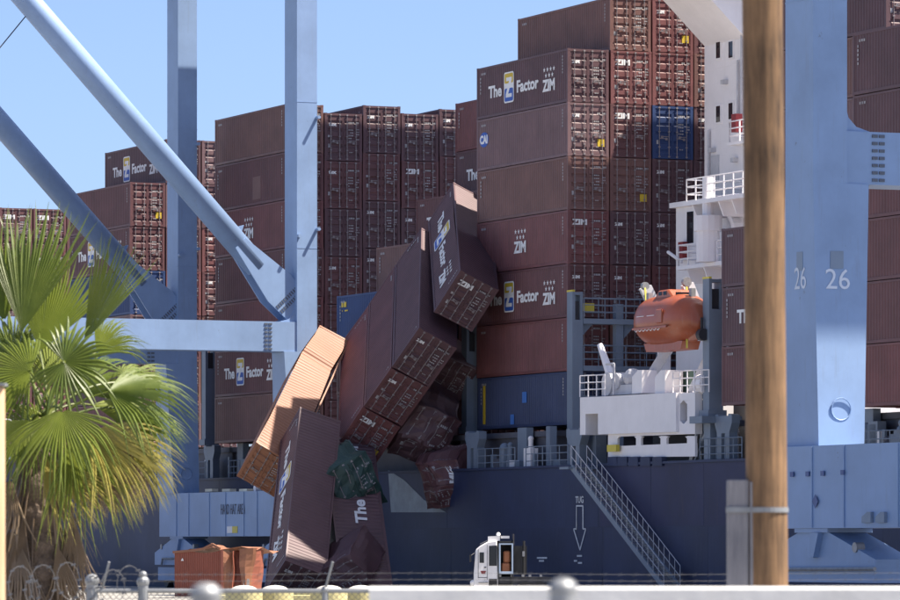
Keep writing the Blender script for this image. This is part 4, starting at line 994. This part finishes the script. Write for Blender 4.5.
# razor wire coil at left
m = MB(); prev = None; c0 = fp(-6, 585)
for i in range(190):
    a = i*.25; px = -12+i*.78; p = fp(px+5*math.sin(i*.05), 589); r = .17+.06*math.sin(i*.083)+.03*math.sin(i*.31)
    q = Vector((p.x+r*.7*math.cos(a), FY-.1+r*math.cos(a)*.4, p.z+r*math.sin(a)))
    if prev: m.rod(prev, q, .0027, 5)
    if i % 3 == 0: m.bar(q-Vector((.02,0,.006)), q+Vector((.02,0,.006)), .004, .016)
    prev = q
t = tag(m.build('razor_wire', M_WIRE), 'looped razor wire coil in front of the palm trunk', 'wire')

# white barrier wall close to the camera
M_CONC = mat('white_concrete', (.66, .655, .64), .85, var=.10, scale=3, bump=.05, bscale=12, streak=(.5, .49, .46), stk=.3)
BY = 21.0; a = at(369, 587, BY); g = ground_z(0, BY)
wall_t = thing('barrier_wall', 'long low white concrete barrier across the bottom edge', 'wall', Matrix.Translation((a.x, BY, g)))
h = a.z-g; L_ = 2.45; x = 0
for i in range(2):                              # panels with a sloping weathered cap
    e = .03 if i == 0 else 0
    m = MB(); m.prism([(x, 0, 0), (x, 0, h-.012), (x, .012, h), (x, .22, h), (x, .22, 0)], (L_-.006, 0, 0))
    m.build('wall_panel', M_CONC, wall_t); x += L_
# close posts
def close_post(px, py, Y, r, label):
    p = at(px, py, Y); g = ground_z(0, Y); t = thing('steel_post', label, 'post', Matrix.Translation((p.x, Y, g)), 'blurred steel posts close to the camera'); h = p.z-g
    MB().rod((0,0,0), (0,0,h-.03), r, 20).build('pipe', M_GALV, t, smooth=False)
    MB().sphere((0,0,h-.035), r*1.08, 20, 10, (1,1,.75)).build('cap', M_GALV, t, smooth=True)
close_post(206, 579, 10.5, .033, 'blurred steel post left of the white barrier'); close_post(563, 573, 10.5, .030, 'blurred steel post in front of the white barrier')

# wooden utility pole with splint and strap
def wood(name, c1, c2):
    m = bpy.data.materials.new(name); m.use_nodes = True; N = m.node_tree.nodes; Lk = m.node_tree.links; b = N['Principled BSDF']; b.inputs['Roughness'].default_value = .8
    tc = N.new('ShaderNodeTexCoord'); mp = N.new('ShaderNodeMapping'); mp.inputs['Scale'].default_value = (14, 14, .9); Lk.new(tc.outputs['Object'], mp.inputs[0])
    n1 = N.new('ShaderNodeTexNoise'); n1.inputs['Scale'].default_value = 2.2; n1.inputs['Detail'].default_value = 8; n1.inputs['Roughness'].default_value = .7; Lk.new(mp.outputs[0], n1.inputs['Vector'])
    n2 = N.new('ShaderNodeTexNoise'); n2.inputs['Scale'].default_value = 1.6; n2.inputs['Detail'].default_value = 6; Lk.new(tc.outputs['Object'], n2.inputs['Vector'])
    ad = N.new('ShaderNodeMath'); ad.operation = 'MULTIPLY_ADD'; ad.inputs[1].default_value = .6; Lk.new(n2.outputs['Fac'], ad.inputs[0])
    mu = N.new('ShaderNodeMath'); mu.operation = 'MULTIPLY'; mu.inputs[1].default_value = .55; Lk.new(n1.outputs['Fac'], mu.inputs[0]); Lk.new(mu.outputs[0], ad.inputs[2])
    cr = N.new('ShaderNodeValToRGB'); cr.color_ramp.elements[0].position = .42; cr.color_ramp.elements[1].position = .72
    cr.color_ramp.elements[0].color = (*c1, 1); cr.color_ramp.elements[1].color = (*c2, 1); Lk.new(ad.outputs[0], cr.inputs[0]); Lk.new(cr.outputs[0], b.inputs['Base Color'])
    bp = N.new('ShaderNodeBump'); bp.inputs['Strength'].default_value = .5; bp.inputs['Distance'].default_value = .01; Lk.new(n1.outputs['Fac'], bp.inputs['Height']); Lk.new(bp.outputs[0], b.inputs['Normal'])
    return m
M_WOOD = wood('pole_wood', (.03, .016, .008), (.27, .155, .075)); M_GREYW = wood('grey_wood', (.13, .13, .15), (.30, .29, .30)); M_TAN = wood('tan_wood', (.42, .26, .14), (.62, .42, .26))
def lathe(mb, pts, n=28, seed=0):
    r_ = random.Random(seed); ph = [r_.uniform(0, 6) for _ in range(4)]; v = []
    for x, y, z, r in pts:
        for i in range(n):
            a = 2*math.pi*i/n; q = r*(1+.012*math.sin(3*a+ph[0]+z)+.01*math.sin(5*a+ph[1]-z*2)); v.append((x+q*math.cos(a), y+q*math.sin(a), z))
    mb.add(v, [(j*n+i, j*n+(i+1) % n, (j+1)*n+(i+1) % n, (j+1)*n+i) for j in range(len(pts)-1) for i in range(n)]); mb.f += [tuple(range(n)), tuple(range((len(pts)-1)*n, len(pts)*n))]
    return mb
PY = 30.0; g = ground_z(0, PY); b0 = at(767.3, 600, PY); t0 = at(762.5, 0, PY)
pole = thing('utility_pole', 'thick weathered wooden utility pole in front of the blue crane', 'pole', Matrix.Translation((b0.x, PY, g)))
slope = (t0.x-b0.x)/(t0.z-b0.z)
lathe(MB(), [((z-(b0.z-g))*slope, 0, z, .131-.0009*z) for z in [0]+[i*.4 for i in range(1, 26)]]).build('shaft', M_WOOD, pole, smooth=True)
p = at(739.5, 480, PY); zz = p.z-g; xx_ = p.x-b0.x
MB().box((xx_-.078, -.07, 0), (xx_+.055, .06, zz)).build('splint_board', M_GREYW, pole, bevel=.006)
MB().box((xx_+.06, -.09, 0), (xx_+.10, .04, zz-.012)).build('splint_board', M_GREYW, pole, bevel=.004)
zs = at(0, 510, PY).z-g; xr = (zs-(b0.z-g))*slope
m = MB(); pts = [Vector((xx_-.082, .0, zs)), Vector((xx_-.084, -.078, zs)), Vector((xx_+.05, -.082, zs)), Vector((xx_+.098, -.096, zs))]+[Vector((xr+.1345*math.cos(R(a)), .1345*math.sin(R(a)), zs)) for a in range(228, 420, 12)]
for a, b in zip(pts, pts[1:]): m.bar(a, b, .006, .032)
m.build('strap', M_GALV, pole)
p = at(-9, 386, 28); g2 = ground_z(0, 28)
tp = thing('timber_post', 'tan timber post cut off by the left edge', 'post', Matrix.Translation((p.x, 28, g2)))
lathe(MB(), [(0, 0, z, .083) for z in (0, .8, 1.6, p.z-g2-.02)]+[(0, 0, p.z-g2, .07)], 24, 3).build('shaft', M_TAN, tp, smooth=True)
MB().box((-.09, -.09, p.z-g2), (.09, .09, p.z-g2+.015)).build('cap', M_GALV, tp)
# ================================================================ fan palm
def leaf_mat(name, c, c2, tr=.35):
    m = bpy.data.materials.new(name); m.use_nodes = True; N = m.node_tree.nodes; Lk = m.node_tree.links
    b = N['Principled BSDF']; b.inputs['Roughness'].default_value = .42
    oi = N.new('ShaderNodeObjectInfo'); tc = N.new('ShaderNodeTexCoord')
    nz = N.new('ShaderNodeTexNoise'); nz.inputs['Scale'].default_value = 5; nz.inputs['Detail'].default_value = 5; Lk.new(tc.outputs['Object'], nz.inputs['Vector'])
    av = N.new('ShaderNodeMath'); av.operation = 'MULTIPLY_ADD'; av.inputs[1].default_value = .55; Lk.new(oi.outputs['Random'], av.inputs[0])
    ml = N.new('ShaderNodeMath'); ml.operation = 'MULTIPLY'; ml.inputs[1].default_value = .6; Lk.new(nz.outputs['Fac'], ml.inputs[0]); Lk.new(ml.outputs[0], av.inputs[2])
    mx = N.new('ShaderNodeMix'); mx.data_type = 'RGBA'; mx.inputs['A'].default_value = (*c, 1); mx.inputs['B'].default_value = (*c2, 1); Lk.new(av.outputs[0], mx.inputs['Factor'])
    Lk.new(mx.outputs['Result'], b.inputs['Base Color'])
    tl = N.new('ShaderNodeBsdfTranslucent'); Lk.new(mx.outputs['Result'], tl.inputs['Color'])
    ms = N.new('ShaderNodeMixShader'); ms.inputs[0].default_value = tr; Lk.new(b.outputs[0], ms.inputs[1]); Lk.new(tl.outputs[0], ms.inputs[2])
    Lk.new(ms.outputs[0], N['Material Output'].inputs['Surface']); return m
M_LEAF = leaf_mat('palm_leaf', (.06, .105, .013), (.21, .245, .035), .24)
M_LEAFY = leaf_mat('palm_leaf_yellow', (.2, .2, .035), (.46, .38, .10), .26)
M_DRY = leaf_mat('palm_leaf_dry', (.09, .06, .04), (.30, .22, .14), .2)
M_TRUNK = mat('palm_trunk_bark', (.13, .095, .07), .9, var=.5, scale=6, bump=.8, bscale=25)
def frond_mesh(hub, axis, normal, root, Rr, nseg, spread, droop, tipd, seed, stem_r=.014, ragged=.0, split=.45):
    """fan leaf; all vectors in the palm's frame"""
    r_ = random.Random(seed); ax = axis.normalized(); n = (normal-ax*normal.dot(ax)).normalized(); lat = n.cross(ax)
    m = MB(); fr = [.03, .22, .42, .58, .70, .80, .90, 1.0]
    grav = Vector((0, 0, -1))
    for i in range(nseg):
        a = (-.5+(i+.5)/nseg)*spread; da = spread/nseg
        Lg = Rr*(.70+.30*math.cos(a*.55))*r_.uniform(.84, 1.05); jit = r_.uniform(-.045, .045); td = tipd*r_.uniform(.5, 1.5); tw = r_.uniform(-1, 1)*ragged
        L_, C_, R_ = [], [], []
        for q, t in enumerate(fr):
            rr_ = Lg*t; aa = a+jit*max(0, t-split)*2+tw*max(0, t-split)
            d = ax*math.cos(aa)+lat*math.sin(aa)
            wv = ax*-math.sin(aa)+lat*math.cos(aa)
            cup = .16*Rr*(1-math.cos(a))*t
            base = hub+d*rr_-n*(droop*Rr*t*t)+n*cup*.4+grav*(td*Rr*max(0, t-.5)**2*2.2)
            wd = rr_*math.tan(da/2)*1.0 if t <= split else Lg*split*math.tan(da/2)*(1-((t-split)/(1-split))**1.3)+.0006
            fold = wd*1.1
            L_.append(base-wv*wd-n*fold*.5); C_.append(base+n*fold*.5); R_.append(base+wv*wd-n*fold*.5)
        k = len(fr); v = L_+C_+R_
        f = [(q, q+1, k+q+1, k+q) for q in range(k-1)]+[(k+q, k+q+1, 2*k+q+1, 2*k+q) for q in range(k-1)]
        m.add(v, f)
    # petiole
    pr = None
    for q in range(7):
        u = q/6; p = root.lerp(hub, u)+Vector((0, 0, .10*math.sin(u*math.pi)*(hub-root).length))
        if pr is not None: m.rod(pr, p, stem_r*(1.5-.6*u), 6)
        pr = p
    return m
def build_palm():
    PYm = 55.0; s = FPX/PYm; base = at(38, 600, PYm); g = ground_z(0, PYm); base.z = g
    t = thing('palm_tree', 'shaggy fan palm with green and yellowing fronds at the left edge', 'palm tree', Matrix.Translation(base))
    def L(px, py, dy=0): return at(px, py, PYm+dy)-base+Vector((0, 0, 0))
    crown = L(45, 425)
    # trunk
    tr = MB(); lathe(tr, [(.02*math.sin(z*2), 0, z, .30-.02*z+.03*math.sin(z*19)) for z in [i*.1 for i in range(int((crown.z)/.1)+2)]], 22, 5)
    tr.build('trunk', M_TRUNK, t, smooth=True)
    rs = random.Random(21)
    def frond(px, py, dy, ang, fwd, nrm, Rpx, spread, droop, tipd, mt, seed, nseg=32, ragged=.2, split=.5):
        hub = L(px, py, dy); a = R(ang); ax = Vector((math.cos(a), fwd, math.sin(a))); n = Vector(nrm)
        fm_ = frond_mesh(hub, ax, n, crown+Vector((rs.uniform(-.1, .1), rs.uniform(-.1, .1), rs.uniform(-.15, .1))), Rpx/s, nseg, R(spread), droop, tipd, seed, ragged=ragged, split=split)
        fm_.build('frond', mt, t)
    G, Yl, Dr = M_LEAF, M_LEAFY, M_DRY
    spec = [
     (22, 332, .2, 84, .2, (-.3, -1, .2), 138, 62, .06, .0, G), (4, 322, .4, 97, .3, (.3, -1, .2), 122, 60, .06, .0, G), (40, 352, .5, 78, .3, (.2, -1, .3), 112, 70, .05, .0, G),
     (84, 342, .1, 64, -.1, (.7, -.7, .2), 112, 46, .04, .0, G), (96, 352, .5, 46, .3, (.3, -.8, .5), 62, 95, .12, .5, G),
     (64, 362, -.5, -10, -.3, (.0, -1, .25), 62, 300, .10, .25, G), (30, 372, -.2, 165, -.2, (-.2, -.9, .5), 66, 200, .15, .4, G),
     (108, 392, -.1, 8, -.1, (.05, -.55, .9), 92, 150, .2, .4, G), (92, 405, .4, -4, .1, (0, -.4, 1), 100, 110, .16, .4, G), (118, 382, .5, 22, .3, (0, -.6, .9), 66, 140, .2, .35, G),
     (88, 432, -.3, -22, -.2, (.3, -.7, .7), 100, 120, .15, .3, Yl), (70, 440, -.5, -52, -.3, (.4, -.9, .3), 96, 110, .16, .4, G), (110, 440, .2, -16, .1, (.2, -.5, .9), 80, 140, .2, .45, Yl),
     (44, 458, -.6, -50, -.3, (.3, -1, .1), 84, 74, .05, .2, Yl), (40, 436, -.4, 158, -.2, (-.3, -.8, .6), 70, 140, .18, .5, G), (14, 405, -.2, 150, -.1, (-.2, -.7, .8), 75, 150, .2, .5, G),
     (30, 420, -.6, -120, -.4, (-.3, -1, .2), 72, 130, .15, .4, G), (62, 410, -.7, -80, -.5, (.1, -1, .3), 80, 150, .15, .4, G), (10, 452, -.3, 205, -.2, (-.2, -.8, .5), 80, 110, .2, .5, G),
     (50, 385, .7, 110, .6, (0, -.9, .5), 88, 120, .12, .2, G), (76, 392, .7, 40, .6, (0, -.8, .6), 92, 120, .15, .4, G), (14, 362, .6, 120, .5, (0, -.8, .5), 92, 120, .15, .3, G),
     (100, 462, .4, -38, .2, (.3, -.5, .8), 66, 110, .2, .35, Yl), (128, 452, .3, -30, .1, (.3, -.6, .8), 60, 120, .2, .4, Yl), (78, 466, .1, -64, .0, (.3, -.8, .4), 58, 100, .2, .3, Yl), (132, 410, .3, -12, .1, (.1, -.5, .9), 60, 120, .25, .4, G)]
    for i, q in enumerate(spec): frond(*q, 100+i, split=.64 if q[3] > 60 and q[3] < 115 else .5)
    for i in range(22):      # dry hanging skirt
        px = rs.choice((rs.uniform(-8, 70), rs.uniform(60, 150))); py = rs.uniform(452, 478) if px > 60 else rs.uniform(470, 540)
        frond(px, py, rs.uniform(-.45, .4), rs.uniform(-118, -62)+(14 if px > 80 else 0), rs.uniform(-.3, .2), (rs.uniform(-.8, .8), -1, .1), rs.uniform(28, 48) if px > 60 else rs.uniform(70, 105), rs.uniform(40, 85), rs.uniform(-.1, .2), rs.uniform(.1, .8), Dr, 300+i, nseg=20, ragged=.45)
    for i in range(20):      # shag close to the trunk
        px = rs.uniform(-4, 78); py = rs.uniform(505, 590)
        frond(px, py, rs.uniform(-.4, .1), rs.uniform(-105, -75), rs.uniform(-.2, .0), (rs.uniform(-.6, .6), -1, .2), rs.uniform(60, 90), rs.uniform(18, 45), .05, .2, Dr, 400+i, nseg=12, ragged=.5)
build_palm()
